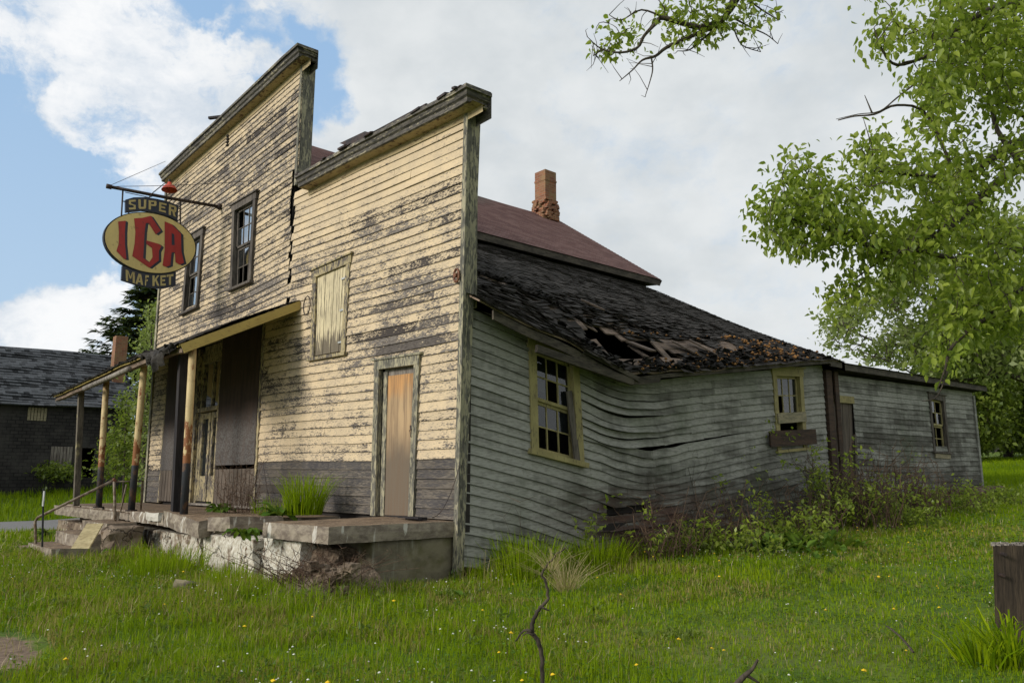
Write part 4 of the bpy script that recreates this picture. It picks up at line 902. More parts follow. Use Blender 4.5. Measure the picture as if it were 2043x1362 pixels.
# door, lintel
mb = MB(); n = 6
for i in range(n): a, b = i / n + .005, (i + 1) / n - .005; mb.prism([qp(wd_, a, 0) + np.array([-.05, 0, 0]), qp(wd_, b, 0) + np.array([-.05, 0, 0]), qp(wd_, b, .985) + np.array([-.05, 0, 0]), qp(wd_, a, .985) + np.array([-.05, 0, 0])], (.02 + .004 * (i % 2), 0, 0))
dd = mb.build('plank_door', MAT['bead_board'], wing)
mb = MB(); mb.beam(qp(wd_, 0, 1.03), qp(wd_, 1.0, 1.03), .15, .06, NS); mb.build('lintel', MAT['windowframe'], dd)
mb = MB(); mb.beam(qp(wd_, 1.06, 0), qp(wd_, 1.04, .6), .10, .05, NS); mb.build('jamb', MAT['dark_frame_wood'], dd); mb = MB(); mb.tube([qp(wd_, .9, .38) + np.array([.0, 0, 0]), qp(wd_, 1.2, .385) + np.array([.05, 0, 0])], .02, 5); mb.build('handle', MAT['dark_metal'], dd)
window(wing, ww_, NS, fw=.12, cols=2, rows=2, frame='dark_frame_wood', sashm='windowframe', missing=((0, 0, 0), (0, 1, 0), (0, 0, 1), (0, 1, 1), (1, 0, 0), (1, 1, 1)), name='window', sill=.04)
mb = MB(); mb.beam(qp(ww_, .05, -.07) + np.array([.03, 0, 0]), qp(ww_, .95, -.07) + np.array([.03, 0, 0]), .11, .03, NS); mb.build('pale_sill_board', MAT['pale_board'], wing)
# dark posts where lean-to and store meet
mb = MB(); mb.box((.0, 9.36, .3), (.07, 9.60, 3.44)); mb.build('corner_plank', MAT['brown_plank'], store)
mb = MB(); mb.box((.02, 9.74, .35), (.06, 9.90, 3.44)); mb.box((-.25, 9.6, .35), (-.2, 9.74, 3.4)); mb.build('corner_plank', MAT['brown_plank'], wing)
# ================================================================= GROUND
xs = np.concatenate([np.linspace(-400, -60, 12), np.linspace(-55, -26, 14), np.linspace(-25, -14, 23), np.linspace(-13.8, 9, 150), np.linspace(9.5, 30, 24), np.linspace(34, 300, 12)])
ys = np.concatenate([np.linspace(-120, -12, 14), np.linspace(-11, 1, 80), np.linspace(1.25, 20, 76), np.linspace(21, 60, 24), np.linspace(66, 500, 16)])
gx, gy = np.meshgrid(xs, ys); gz = ground_z(gx, gy)
far = np.hypot(gx - 7, gy + 6)
gz = gz - .052 * np.clip(gy - 75, 0, None)      # the field levels off at the tree line
mb = MB(); V = np.stack([gx.ravel(), gy.ravel(), gz.ravel()], 1); nx = len(xs)
mb.add(V, [(j * nx + i, j * nx + i + 1, (j + 1) * nx + i + 1, (j + 1) * nx + i) for j in range(len(ys) - 1) for i in range(nx - 1)])
gobj = mb.build('ground', MAT['ground'], kind='structure', smooth=True)
def dirt_at(x, y):
    x = np.asarray(x, float); y = np.asarray(y, float); d = np.zeros(np.broadcast(x, y).shape)
    for (cx_, cy_, sx, sy, a) in DIRT: d = d + a * np.exp(-((x - cx_) / sx) ** 2 - ((y - cy_) / sy) ** 2)
    d = d + .9 * ((x > -12.3) & (x < -.1) & (y > -1.9) & (y < 9.5)); return d
pp = P(8, 1330, 2, 0.); p2_ = P(-60, 1290, 2, 0); q_ = P(590, 1195, 2, 0); p3_ = P(120, 1180, 2, 0.)
DIRT = [(pp[0], pp[1], .36, .30, .62), (p2_[0], p2_[1], .9, .5, .75), (q_[0] + .1, q_[1] + .1, .75, .30, .8), (p3_[0], p3_[1], 1.2, .3, .10)]
attrib(gobj, 'dirt', dirt_at(V[:, 0], V[:, 1]))
mb = MB(); yr = np.linspace(-60, 60, 90)
for i in range(len(yr) - 1):
    for (x0, x1) in ((-18.6, -16.9), (-16.9, -15.3), (-15.3, -13.7)):
        c = [(x0 + .3 * math.sin(yr[i] * .4), yr[i]), (x1 + .2 * math.sin(yr[i] * .7 + x1), yr[i]), (x1 + .2 * math.sin(yr[i + 1] * .7 + x1), yr[i + 1]), (x0 + .3 * math.sin(yr[i + 1] * .4), yr[i + 1])]
        mb.add([(a, b, float(ground_z(a, b)) + .045) for a, b in c], [(0, 1, 2, 3)])
mb.build('road', MAT['road'], kind='structure')

# ================================================================= PLATFORM
def rough_box(mb, a, b, amp=.02, step=.16, seed=0, w=0., shear=(0, 0, 0, 0)):
    """weathered block: a finely divided box whose faces are displaced by noise; shear = top z at the four corners added"""
    a, b = np.array(a, float), np.array(b, float); n = np.maximum(1, np.ceil((b - a) / step).astype(int)); 
    idx = {}; vs = []; fs = []
    def vid(i, j, k):
        if (i, j, k) not in idx:
            t = np.array([i / n[0], j / n[1], k / n[2]]); p = a + (b - a) * t
            sh = lerp(lerp(shear[0], shear[1], t[0]), lerp(shear[3], shear[2], t[0]), t[1]); p = p + np.array([0, 0, sh])
            q = p * 3.1 + seed; nz = np.array([math.sin(q[1] * 2.3 + q[2] * 3.7) + math.sin(q[0] * 5.1 + q[2] * 6.3 + 1), math.sin(q[0] * 2.1 + q[2] * 4.1 + 2) + math.sin(q[0] * 6.7 + q[2] * 7.9), .45 * (math.sin(q[0] * 2.7 + q[1] * 3.3) + math.sin(q[0] * 6.1 + q[1] * 5.3 + 1))])
            cx_ = sum((t[m] < 1e-6 or t[m] > 1 - 1e-6) for m in range(3)); rr_ = .5 + .5 * float(vnoise(q[0] * 2 + q[2], q[1] * 2 + q[2] * 3, seed))
            inw = (np.array([.5, .5, .5]) - t) * (b - a); inw = inw / (np.linalg.norm(inw) + 1e-6)
            p = p + nz * amp * .32 + (inw * amp * (.15 + 1.1 * rr_ ** 3) if cx_ >= 2 else 0)
            idx[(i, j, k)] = len(vs); vs.append(p)
        return idx[(i, j, k)]
    I, J, K = n
    for i in range(I):
        for j in range(J): fs.append((vid(i, j, 0), vid(i, j + 1, 0), vid(i + 1, j + 1, 0), vid(i + 1, j, 0))); fs.append((vid(i, j, K), vid(i + 1, j, K), vid(i + 1, j + 1, K), vid(i, j + 1, K)))
    for i in range(I):
        for k in range(K): fs.append((vid(i, 0, k), vid(i + 1, 0, k), vid(i + 1, 0, k + 1), vid(i, 0, k + 1))); fs.append((vid(i, J, k), vid(i, J, k + 1), vid(i + 1, J, k + 1), vid(i + 1, J, k)))
    for j in range(J):
        for k in range(K): fs.append((vid(0, j, k), vid(0, j, k + 1), vid(0, j + 1, k + 1), vid(0, j + 1, k))); fs.append((vid(I, j, k), vid(I, j + 1, k), vid(I, j + 1, k + 1), vid(I, j, k + 1)))
    mb.add(vs, fs, w=w)
plat = thing('loading_platform', (-6, -.9, 0), 'crumbling whitewashed concrete platform with cracked slabs along the store front', 'platform')
YF = -1.78
def FP(px, py, y=YF): return P(px, py, 1, y)
# deck
mb = MB(); rough_box(mb, (-12.35, -1.62, .50), (-2.9, .04, .69), .008, .25, 3); mb.build('deck', MAT['slab'], plat)
mb = MB(); zt = .735
x_sl = FP(515, 1040)[0]
rough_box(mb, (x_sl, YF + .06, .55), (-.03, .03, .735), .012, .12, 5, w=-.02, shear=(-.015, 0, 0, 0)); mb.build('slab', MAT['slab'], plat, label='big sound slab at the near corner')
for (pa, pb, pt, pbm, tilt, sd2, wv, yo) in ((108, 232, 1014, 1034, .0, 7, .0, .0), (236, 262, 1024, 1037, -.01, 8, .02, .02), (263, 330, 1022, 1044, .0, 9, .0, -.03), (298, 326, 1021, 1039, .0, 19, .30, -.07), (332, 405, 1028, 1061, -.05, 10, .02, -.05), (407, 452, 1031, 1060, .02, 11, .02, .05)):
    a, b = FP(pa, pt), FP(pb, pt); zt_, zb_ = FP((pa + pb) / 2, pt)[2], FP((pa + pb) / 2, pbm)[2]
    mb = MB(); rough_box(mb, (a[0], YF + yo, zb_), (b[0], -.95 if sd2 != 19 else YF + .1, max(zt_, zb_ + .06)), .025, .12, sd2, w=wv, shear=(-tilt, tilt, 0, 0)); mb.build('slab', MAT['slab'], plat)
# base wall, in its cracked sections
segs = ((115, 236, 1036, -1.60, .02, 21), (236, 403, 1046, -1.56, .12, 22), (407, 508, 1062, -1.66, .17, 23), (526, 602, 1070, -1.60, .24, 24))
for i, (pa, pb, pt, yy, wv, sd2) in enumerate(segs):
    a, b = P(pa, pt, 1, yy), P(pb, pt, 1, yy); mb = MB(); rough_box(mb, (a[0], yy, -.35), (b[0], yy + .45, min(a[2], .62)), .03, .11, sd2, w=wv); mb.build('base_wall', MAT['concrete'], plat)
mb = MB(); rough_box(mb, (-1.0, -1.12, -.3), (-.08, .02, .55), .012, .10, 30); mb.build('base_wall', MAT['concrete_mossy'], plat, smooth=True, label='mossy stained end wall')
mb = MB(); mb.box((-12.2, -1.3, -.3), (-.9, .0, .50)); rough_box(mb, (-1.25, -1.46, -.3), (-.42, -.9, .46), .09, .10, 33); mb.build('fill', MAT['dirt'], plat)
mb = MB(); rr = random.Random(8)
for i in range(60):
    px, py = rr.gauss(625, 40), rr.gauss(1160, 22); p = P(px, min(max(py, 1110), 1200), 1, -1.55 + rr.uniform(-.3, .1)); p[2] = max(p[2], -.05)
    if p[2] > .42: continue
    sherd_r = rr.uniform(.03, .10); rough_box(mb, p - sherd_r * np.array([1.2, .8, .7]), p + sherd_r * np.array([1.2, .8, .7]), sherd_r * .5, .08, i)
rub = mb.build('rubble', MAT['dirt'], kind='stuff'); tag(rub, 'brown earth and rubble spilling from the broken platform corner', 'rubble')
mb = MB(); n = 22; cxr, cyr = q_[0] + .05, -1.65
vs = []; 
for j in range(n):
    for i in range(n):
        x = cxr + lerp(-1.15, 1.0, i / (n - 1)); y = lerp(-2.75, -1.2, j / (n - 1)); h = (.26 + .10 * float(vnoise(x * 3, y * 3, 6))) * math.exp(-((x - cxr) / .5) ** 2) * float(sstep(-2.75, -1.4, y)) + .05 * (float(vnoise(x * 7, y * 7, 3)) - .5)
        vs.append((x, y, float(ground_z(x, y)) - .06 + h))
mb.add(vs, [(j * n + i, j * n + i + 1, (j + 1) * n + i + 1, (j + 1) * n + i) for j in range(n - 1) for i in range(n - 1)]); tag(mb.build('dirt_heap', MAT['dirt'], smooth=True), 'heap of bare brown soil slumped below the platform corner', 'soil heap')
# the loose things on and by the platform
mb = MB(); a = P(815, 1034, 2, .75); b = P(846, 1036, 2, .75); mb.beam(a + np.array([0, 0, .01]), b + np.array([0, 0, .01]), .10, .035); mb.beam(P(797, 1031, 2, .76), P(838, 1033, 2, .78), .05, .02); tag(mb.build('wood_scrap', MAT['black_post_wood']), 'dark scrap of board lying at the foot of the plywood door', 'board')

# steps
stp = thing('concrete_steps', (-7.4, -2.4, 0), 'broken concrete steps leading up to the left end of the platform', 'steps')
for i, (y0, y1, z1, xa, xb) in enumerate(((-3.02, -2.62, .17, -8.1, -6.35), (-2.64, -2.24, .36, -8.0, -6.35), (-2.26, -1.80, .53, -7.9, -6.35))):
    mb = MB(); rough_box(mb, (xa, y0, -.2), (xb, y1, z1), .012, .13, 50 + i); mb.build('step', MAT['slab'], stp)
mb = MB(); rough_box(mb, (-6.33, -2.35, -.2), (-5.95, -1.80, .50), .06, .11, 61, w=-.03); mb.build('cheek_wall', MAT['concrete'], stp)
mb = MB(); rough_box(mb, (-8.9, -3.1, -.2), (-8.2, -2.6, .08), .02, .13, 62); mb.build('step', MAT['slab'], stp)
# hand rail
b0 = P(72, 1103, 2, .02); t0_ = P(70, 1040, 1, b0[1]); r0_ = P(75, 1032, 1, b0[1]); b1 = P(230, 1043, 1, -1.95); t1_ = P(228, 957, 1, -1.95)
hr = MB(); hr.tube([b0, t0_, r0_, t1_, t1_ + np.array([.0, .0, -.02]), b1], .024, 8); o = thing('stair_handrail', tuple(b0), 'bent brown pipe handrail climbing beside the concrete steps', 'handrail'); hr.build('rail', MAT['rail_metal'], o, smooth=True)
mb = MB(); mb.tube([t1_ + np.array([0, 0, -.03]), t1_ + np.array([-.1, .5, -.02]), t1_ + np.array([-.12, .52, -.9])], .018, 6); a = t1_ + np.array([-.05, .22, -.08]); mb.tube([a, a + np.array([-.35, .0, -.75])], .014, 6); mb.build('brace', MAT['rail_metal'], o, smooth=True)
mb = MB(); mb.tube([t1_ + np.array([0, 0, -.02]), t1_ + np.array([0, 0, .03])], [.03, .026], 8); mb.tube([t1_ + np.array([-.03, 0, .0]), t1_ + np.array([.03, 0, .0])], .03, 8); mb.build('elbow', MAT['rust_disc'], o)
# leaning plank
a, b = P(160, 1094, 1, -3.12), P(190, 1044, 1, -2.72); mb = MB(); d = (b - a); mb.obox((a + b) / 2, d / 2, np.array([.080, .090, .0]), np.array([.009, -.008, .004])); tag(mb.build('leaning_plank', MAT['yellow_plank']), 'cream painted plank leaning on the concrete steps', 'plank')
# marker post
b = P(87, 1062, 1, -3.3); t = P(87, 974, 1, -3.3); o = thing('marker_post', tuple(b), 'thin black marker stake with a small white tag left of the steps', 'stake'); mb = MB(); mb.beam(b - np.array([0, 0, .2]), t, .035, .02, (0, 1, 0)); mb.build('stake', MAT['black_metal'], o)
mb = MB(); c = P(87, 994, 1, -3.32); mb.obox(c, (.04, 0, 0), (0, .006, 0), (0, 0, .11)); mb.build('tag', MAT['white_metal'], o)
mb = MB(); a, b = P(384, 1163, 2, .10), P(436, 1168, 2, .05); a = a + np.array([0, -.20, .0]); b = b + np.array([.15, -.20, .0]); mb.tube([a, a + (b - a) * .02, lerp(a, b, .5), b], [.055, .065, .065, .05], 10); tag(mb.build('log', MAT['trim_wood'], smooth=True), 'short grey log lying in the grass before the platform', 'log')

# ================================================================= CANOPY
can = thing('porch_canopy', (-8.5, -.9, .73), 'sagging shingled canopy on slim posts over the shop front', 'canopy')
YC = -1.95
CF = [P(x, y, 1, YC) for x, y in ((105, 790), (165, 762), (235, 729), (290, 706), (335, 690), (362, 684))]; CF.append(P(389, 684, 1, -1.80))
CFx, CFz = [p[0] for p in CF], [p[2] for p in CF]; xl, xr = CFx[0], -4.46
CFx[-1] = xr
wz = [(-13.0, 4.30), (-12.0, 4.30), (-9.3, 4.16), (-6.5, 4.22), (-4.4, 4.26)]
def canp(x, s):
    zf = pl(x, CFx, CFz); zw = pl(x, [a for a, b in wz], [b for a, b in wz]); z = lerp(zw, zf, s) + .03 * math.sin(math.pi * s) + .02 * (float(vnoise(x * 2, s * 5, 7)) - .5)
    return np.array([x, lerp(-.01, YC, s), z])
mb = MB(); NRr = 15; rr = random.Random(19)
for k in range(NRr):
    x = xl
    while x < xr:
        x2 = min(x + rr.uniform(.22, .32), xr); s0, s1 = k / NRr, (k + 1.3) / NRr; s1 = min(s1, 1.03); lf = rr.uniform(.008, .022); up = np.array([0, -.45, .9])
        a, b, c, d = canp(x, s0), canp(x2, s0), canp(x2, s1), canp(x, s1)
        mb.add([a, b, c + up * lf, d + up * lf, c - up * .004, d - up * .004], [(0, 3, 2, 1), (3, 5, 4, 2)], [(x, k + .98), (x2, k + .98), (x2, k + .1), (x, k + .1), (x2, k), (x, k)]); x = x2 + .002
cr = mb.build('shingle_roof', MAT['black_shingle'], can)
mb = MB(); xs_ = np.linspace(xl + .05, xr - .02, 40)
for a, b in zip(xs_, xs_[1:]):
    q4 = [canp(a, 0), canp(b, 0), canp(b, 1), canp(a, 1)]; mb.hexa([p - np.array([0, 0, .05]) for p in q4] + [p - np.array([0, 0, .012]) for p in q4])
mb.build('soffit', MAT['fascia'], cr)
mb = MB(); a, b = canp(xr, 0.0) + np.array([.02, 0, -.09]), canp(xr, .98) + np.array([.02, 0, -.10]); mb.beam(a, b, .025, .14, (0, 0, 1)); mb.build('fascia', MAT['fascia'], can)
mb = MB()
for a, b in zip(xs_, xs_[1:]): mb.beam(canp(a, .95) - np.array([0, 0, .12]), canp(b, .95) - np.array([0, 0, .12]), .09, .13)
mb.build('front_beam', MAT['exposed_lath'], can)
mb = MB(); pts = [P(x, y, 1, YC - .06) for x, y in ((168, 775), (200, 761), (232, 747), (258, 735))]; mb.tube(pts, .045, 8); mb.build('gutter', MAT['bare_grey_wood'], can, smooth=True)
# the rolled, hanging shingles at the near corner
mb = MB(); n1, n2 = 26, 7; vs = []; uv = []
for i in range(n1):
    t = i / (n1 - 1); x = lerp(P(285, 705, 1, YC)[0], xr + .02, t)
    dp = .05 + .30 * math.exp(-((t - .48) / .30) ** 2) + .05 * math.sin(i * 1.3)
    for j in range(n2):
        s = j / (n2 - 1); e = canp(x, 1.0); out = .06 * math.sin(s * 3) + .035 * math.sin(i * 1.7 + s * 3) * s
        vs.append(e + np.array([.02 * math.sin(i * 2.1 + j), -out - .02, .02 - dp * s])); uv.append((x, j + .5))
mb.add(vs, [(i * n2 + j, i * n2 + j + 1, (i + 1) * n2 + j + 1, (i + 1) * n2 + j) for i in range(n1 - 1) for j in range(n2 - 1)], uv)
rr = random.Random(77)
for i in range(14):
    t = rr.random(); x = lerp(P(285, 705, 1, YC)[0], xr, t); e = canp(x, 1.0); sherd(mb, e + np.array([0, -rr.uniform(.0, .08), -rr.uniform(0, .28) * math.exp(-((t - .5) / .35) ** 2)]), rr.uniform(.04, .08), rr)
for i in range(60):
    x = rr.uniform(xl, xr); sherd(mb, canp(x, 1.0) + np.array([0, -.02, rr.uniform(-.02, .02)]), rr.uniform(.03, .06), rr)
mb.build('hanging_shingle', MAT['black_shingle'], cr, kind='stuff')
def cpost(px_t, py_t, px_b, py_b, kind, x=None):
    y = -1.70; b = P(px_b, py_b, 1, y); b[2] = .69; t = P(px_t, py_t, 1, y); t[2] = canp(t[0], .87)[2] - .06; mb = MB()
    if kind == 'pipe':
        mb.tube([b, b + (t - b) * .3, b + (t - b) * .6, t], .058, 14, cap=True); o = mb.build('post', MAT['pipe'], can, smooth=True)
        m2 = MB(); m2.tube([b, b + np.array([0, 0, .025])], .10, 10); m2.build('foot_plate', MAT['dark_metal'], o)
        m2 = MB(); m2.box(t + np.array([-.09, -.09, -.02]), t + np.array([.09, .09, .02])); m2.build('cap_plate', MAT['bare_grey_wood'], o)
    else: mb.beam(b, t, .11, .11, (0, 1, 0)); o = mb.build('post', MAT[kind], can)
    return o
cpost(161, 786, 152, 1008, 'trim_wood'); cpost(212, 760, 197, 1010, 'pipe'); cpost(287, 738, 262, 1016, 'pipe'); cpost(384, 703, 367, 1023, 'pipe'); cpost(364, 712, 350, 1020, 'black_post_wood')

# ================================================================= SIGN
XS = float(P(440, 411, 1, 0)[0])
def Z1(x, y, off=0.): p = P(x / 3.406, 300 + y / 3.406, 0, XS); p[0] = XS + off; return p
sg = thing('hanging_shop_sign', tuple(Z1(1500, 385)), 'oval cream market sign with red letters between two dark name panels on a pole', 'sign')
mb = MB(); pa = Z1(735, 245); pb = Z1(1500, 385); pb[1] = .0; mb.tube([pa, lerp(pa, pb, .5) + np.array([0, 0, -.01]), pb], .035, 8); mb.tube([pa + np.array([0, -.03, 0]), pa + np.array([0, .06, 0])], .05, 8); mb.tube([pb + np.array([0, -.05, -.05]), pb + np.array([0, 0, .05])], .05, 6); mb.build('pole', MAT['dark_metal'], sg, smooth=True)
for (x0, y0, x1, y1) in ((835, 272, 825, 445), (1225, 345, 1225, 508)):
    mb = MB(); mb.tube([Z1(x0, y0), Z1(x1, y1)], .016, 6); mb.build('hanger', MAT['dark_metal'], sg)
el = []; ce = (Z1(700, 585) + Z1(1322, 640)) / 2; ce = np.array([XS, (-2.22 - .46) / 2, 5.90]); th = math.radians(3.2)
for i in range(56):
    a = 2 * math.pi * i / 56; u, v = .885 * math.cos(a), .625 * math.sin(a); el.append(np.array([XS, ce[1] + u * math.cos(th) - v * math.sin(th), ce[2] + u * math.sin(th) + v * math.cos(th)]))
def scaled(poly, k, off): c = sum(poly) / len(poly); return [c + (p - c) * k + np.array([off, 0, 0]) for p in poly]
mb = MB(); mb.prism(scaled(el, 1.0, -.05), (.10, 0, 0)); ov = fix_normals(mb.build('oval_board', MAT['black_metal'], sg))
mb = MB(); mb.prism(scaled(el, .972, .051), (.006, 0, 0)); fix_normals(mb.build('face', MAT['sign_cream'], ov))
LI = [(797, 489), (847, 483), (842, 560), (842, 640), (852, 742), (836, 742), (785, 688), (800, 640), (802, 560)]
LG = [(905, 468), (960, 464), (1018, 450), (1085, 550), (1052, 576), (1002, 498), (984, 500), (976, 560), (966, 735), (1006, 766), (1030, 730), (1026, 668), (988, 640), (986, 616), (1072, 640), (1090, 655), (1072, 688), (1072, 752), (1008, 802), (892, 722), (908, 640), (914, 560)]
LA = [(1112, 488), (1160, 508), (1222, 572), (1225, 690), (1243, 768), (1213, 780), (1186, 765), (1180, 697), (1158, 697), (1150, 785), (1120, 796), (1098, 785), (1112, 680)]
for nm, pg in (('letter', LI), ('letter', LG), ('letter', LA)):
    mb = MB()
    for (dx, dy, o_) in ((18, 8, .0572), (12, 5, .0586), (7, 2, .0598)): mb.prism([Z1(x + dx, y + dy, o_) for x, y in pg], (.001, 0, 0))
    fix_normals(mb.build('letter_shadow', MAT['sign_navy'], ov)); mb = MB(); mb.prism([Z1(x, y, .062) for x, y in pg], (.004, 0, 0)); fix_normals(mb.build('letter', MAT['sign_red'], ov))
mb = MB(); mb.prism([Z1(x, y, .067) for x, y in ((1159, 566), (1177, 577), (1179, 648), (1159, 648))], (.002, 0, 0)); fix_normals(mb.build('letter_opening', MAT['sign_navy'], ov))
GL = {  # block capitals as convex strokes in a unit box
    'S': [[(0, 1), (1, 1), (1, .80), (0, .80)], [(0, .80), (.3, .80), (.3, .45), (0, .58)], [(.0, .6), (.3, .62), (1, .42), (.7, .38)], [(.7, .48), (1, .42), (1, .2), (.7, .2)], [(0, .2), (1, .2), (1, 0), (0, 0)]],
    'U': [[(0, 1), (.3, 1), (.3, .2), (0, .1)], [(.7, 1), (1, 1), (1, .1), (.7, .2)], [(.0, .2), (1, .2), (.9, 0), (.1, 0)]],
    'P': [[(0, 1), (.3, 1), (.3, 0), (0, 0)], [(.3, 1), (.9, 1), (1, .9), (.3, .80)], [(.7, .95), (1, .9), (1, .5), (.7, .5)], [(.3, .6), (1, .6), (.9, .42), (.3, .42)]],
    'E': [[(0, 1), (.3, 1), (.3, 0), (0, 0)], [(.3, 1), (1, 1), (1, .8), (.3, .8)], [(.3, .6), (.85, .6), (.85, .42), (.3, .42)], [(.3, .2), (1, .2), (1, 0), (.3, 0)]],
    'R': [[(0, 1), (.3, 1), (.3, 0), (0, 0)], [(.3, 1), (.9, 1), (1, .9), (.3, .80)], [(.7, .95), (1, .9), (1, .5), (.7, .5)], [(.3, .6), (1, .6), (.9, .42), (.3, .42)], [(.45, .45), (.75, .45), (1, 0), (.68, 0)]],
    'M': [[(0, 1), (.24, 1), (.24, 0), (0, 0)], [(.76, 1), (1, 1), (1, 0), (.76, 0)], [(.2, 1), (.30, .95), (.58, .3), (.42, .3)], [(.8, 1), (.70, .95), (.42, .3), (.58, .3)]],
    'A': [[(.33, 1), (.62, 1), (.26, 0), (0, 0)], [(.38, 1), (.67, 1), (1, 0), (.74, 0)], [(.25, .36), (.75, .36), (.78, .2), (.22, .2)]],
    'r': [[(0, 1), (.3, 1), (.3, 0), (0, 0)], [(.3, 1), (.9, 1), (.9, .80), (.3, .80)], [(.3, .6), (.7, .6), (.7, .44), (.3, .44)]],
    'K': [[(0, 1), (.3, 1), (.3, 0), (0, 0)], [(.3, .62), (.72, 1), (1, 1), (.3, .36)], [(.38, .56), (.58, .66), (1, 0), (.70, 0)]],
    'T': [[(0, 1), (1, 1), (1, .8), (0, .8)], [(.35, .8), (.65, .8), (.65, 0), (.35, 0)]]}
def letters(parent, items, off):
    for ch, (tl, tr, br, bl) in items:
        mb = MB()
        for j, pg in enumerate(GL[ch]):
            pts = []
            for (u, v) in pg:
                x = (bl[0] * (1 - u) + br[0] * u) * (1 - v) + (tl[0] * (1 - u) + tr[0] * u) * v; y = (bl[1] * (1 - u) + br[1] * u) * (1 - v) + (tl[1] * (1 - u) + tr[1] * u) * v; pts.append(Z1(x, y, off + .0007 * j))
            mb.prism(pts, (.004, 0, 0))
        fix_normals(mb.build('letter', MAT['sign_tan'], parent))
def panel(poly):
    mb = MB(); mb.prism([Z1(x, y, -.035) for x, y in poly], (.07, 0, 0)); return fix_normals(mb.build('name_board', MAT['sign_navy'], sg))
p1_ = panel([(850, 338), (905, 322), (985, 321), (1060, 332), (1140, 350), (1210, 378), (1203, 480), (1130, 446), (1050, 424), (960, 412), (850, 424)])
letters(p1_, (('S', ((872, 342), (918, 338), (918, 404), (872, 406))), ('U', ((936, 336), (990, 338), (988, 400), (938, 402))), ('P', ((1006, 342), (1060, 348), (1056, 410), (1006, 404))), ('E', ((1078, 354), (1128, 366), (1122, 428), (1076, 416))), ('R', ((1144, 368), (1196, 386), (1190, 456), (1142, 440)))), .036)
p2p = panel([(828, 786), (900, 814), (960, 828), (1040, 838), (1120, 838), (1192, 822), (1190, 921), (1110, 939), (1020, 935), (930, 918), (822, 882)])
letters(p2p, (('M', ((850, 812), (912, 832), (912, 906), (852, 888))), ('A', ((920, 836), (972, 848), (968, 918), (916, 908))), ('r', ((984, 850), (1010, 852), (1006, 922), (980, 920))), ('K', ((1032, 852), (1078, 852), (1078, 922), (1032, 924))), ('E', ((1086, 852), (1122, 850), (1122, 920), (1086, 922))), ('T', ((1128, 848), (1174, 842), (1172, 914), (1128, 918)))), .036)
for (x0, y0, x1, y1) in ((875, 418, 875, 440), (1000, 412, 1000, 432), (1150, 448, 1150, 470), (858, 785, 858, 800), (1010, 826, 1010, 842), (1165, 812, 1165, 832), (828, 345, 855, 350), (1205, 395, 1225, 398)):
    mb = MB(); mb.tube([Z1(x0, y0), Z1(x1, y1)], .012, 5); mb.build('link', MAT['dark_metal'], sg)
lp = thing('sign_lamp', tuple(Z1(1130, 290)), 'small red enamel lamp shade on an arm above the market sign', 'lamp')
mb = MB(); c = Z1(1128, 238, .22); e = Z1(1124, 292, .24); mb.tube([c, c + (e - c) * .3, c + (e - c) * .55, e], [.035, .05, .11, .155], 14, cap=False); mb.build('shade', MAT['red_enamel'], lp, smooth=True)
mb = MB(); mb.tube([Z1(1010, 322, .03), Z1(1030, 296, .1), Z1(1100, 240, .2), c], .010, 5); mb.tube([c + np.array([0, 0, .06]), c], .032, 8); mb.build('arm', MAT['dark_metal'], lp)
mb = MB(); e2 = Z1(1050, 300, -.15); mb.tube([Z1(850, 285), Z1(1010, 322, .02), e2], .008, 4); mb.build('cable', MAT['dark_metal'], lp)
def wire(name, a, b, lab, r=.006, sag=.05):
    mb = MB(); mb.tube([lerp(a, b, t) - np.array([0, 0, sag * 4 * t * (1 - t)]) for t in np.linspace(0, 1, 12)], r, 4); tag(mb.build(name, MAT['dark_metal']), lab, 'wire')
wire('guy_wire', pa, P(330, 322, 1, .2), 'thin wire from the sign pole tip up over the high cornice', sag=.0)
wire('guy_wire', pa, P(502, 361, 1, -.03), 'thin wire from the sign pole tip back to the cream wall', sag=.03)
wire('loose_wire', P(918, 925, 1, -.05), P(862, 1032, 1, -.5), 'pale loose wire hanging from the near corner board to the platform', .005, .15)
wire('loose_wire', P(525, 922, 1, -.03), P(536, 990, 1, -.15), 'pale loose wire dangling on the dark boards left of the grass tuft', .005, .03)
for i, (dx, dy) in enumerate(((0, 0), (0, 9))): wire('utility_line', D(1640, 655 + dy, 60), D(2060, 640 + dy * 2, 60), ('upper' if i == 0 else 'lower') + ' thin utility line crossing the sky behind the right trees', .012, .6)

# ================================================================= BARN
XB = -24.0
barn = thing('old_barn', (XB, -8, .8), 'dark shingle walled barn with mottled roof across the road at left', 'barn')
ye = float(P(262, 800, 0, XB)[1]); zb0 = float(P(100, 978, 0, XB)[2]); ze = float(P(100, 806, 0, XB)[2]); zrg = float(P(120, 700, 0, XB - 3.6)[2]); ys0 = -22.
hb = [tuple([P(a, c, 0, XB)[1], P(b, c, 0, XB)[1], P(a, d, 0, XB)[2], P(a, c, 0, XB)[2]]) for (a, b, c, d) in ((163, 190, 893, 952), (56, 95, 812, 838))]
mb = MB(); wallgrid(mb, 'x', XB - .12, XB, (ys0, ye), (zb0 - .5, ze + .1), hb); mb.prism([(XB, ye, zb0 - .5), (XB - 7.2, ye, zb0 - .5), (XB - 7.2, ye, ze), (XB - 3.6, ye, zrg - .1), (XB, ye, ze)], (0, -.1, 0)); mb.box((XB - 7.2, ys0, zb0 - .5), (XB - 7.1, ye, ze)); mb.build('wall', MAT['barnwall'], barn)
mb = MB(); rr = random.Random(3); nr_ = 26
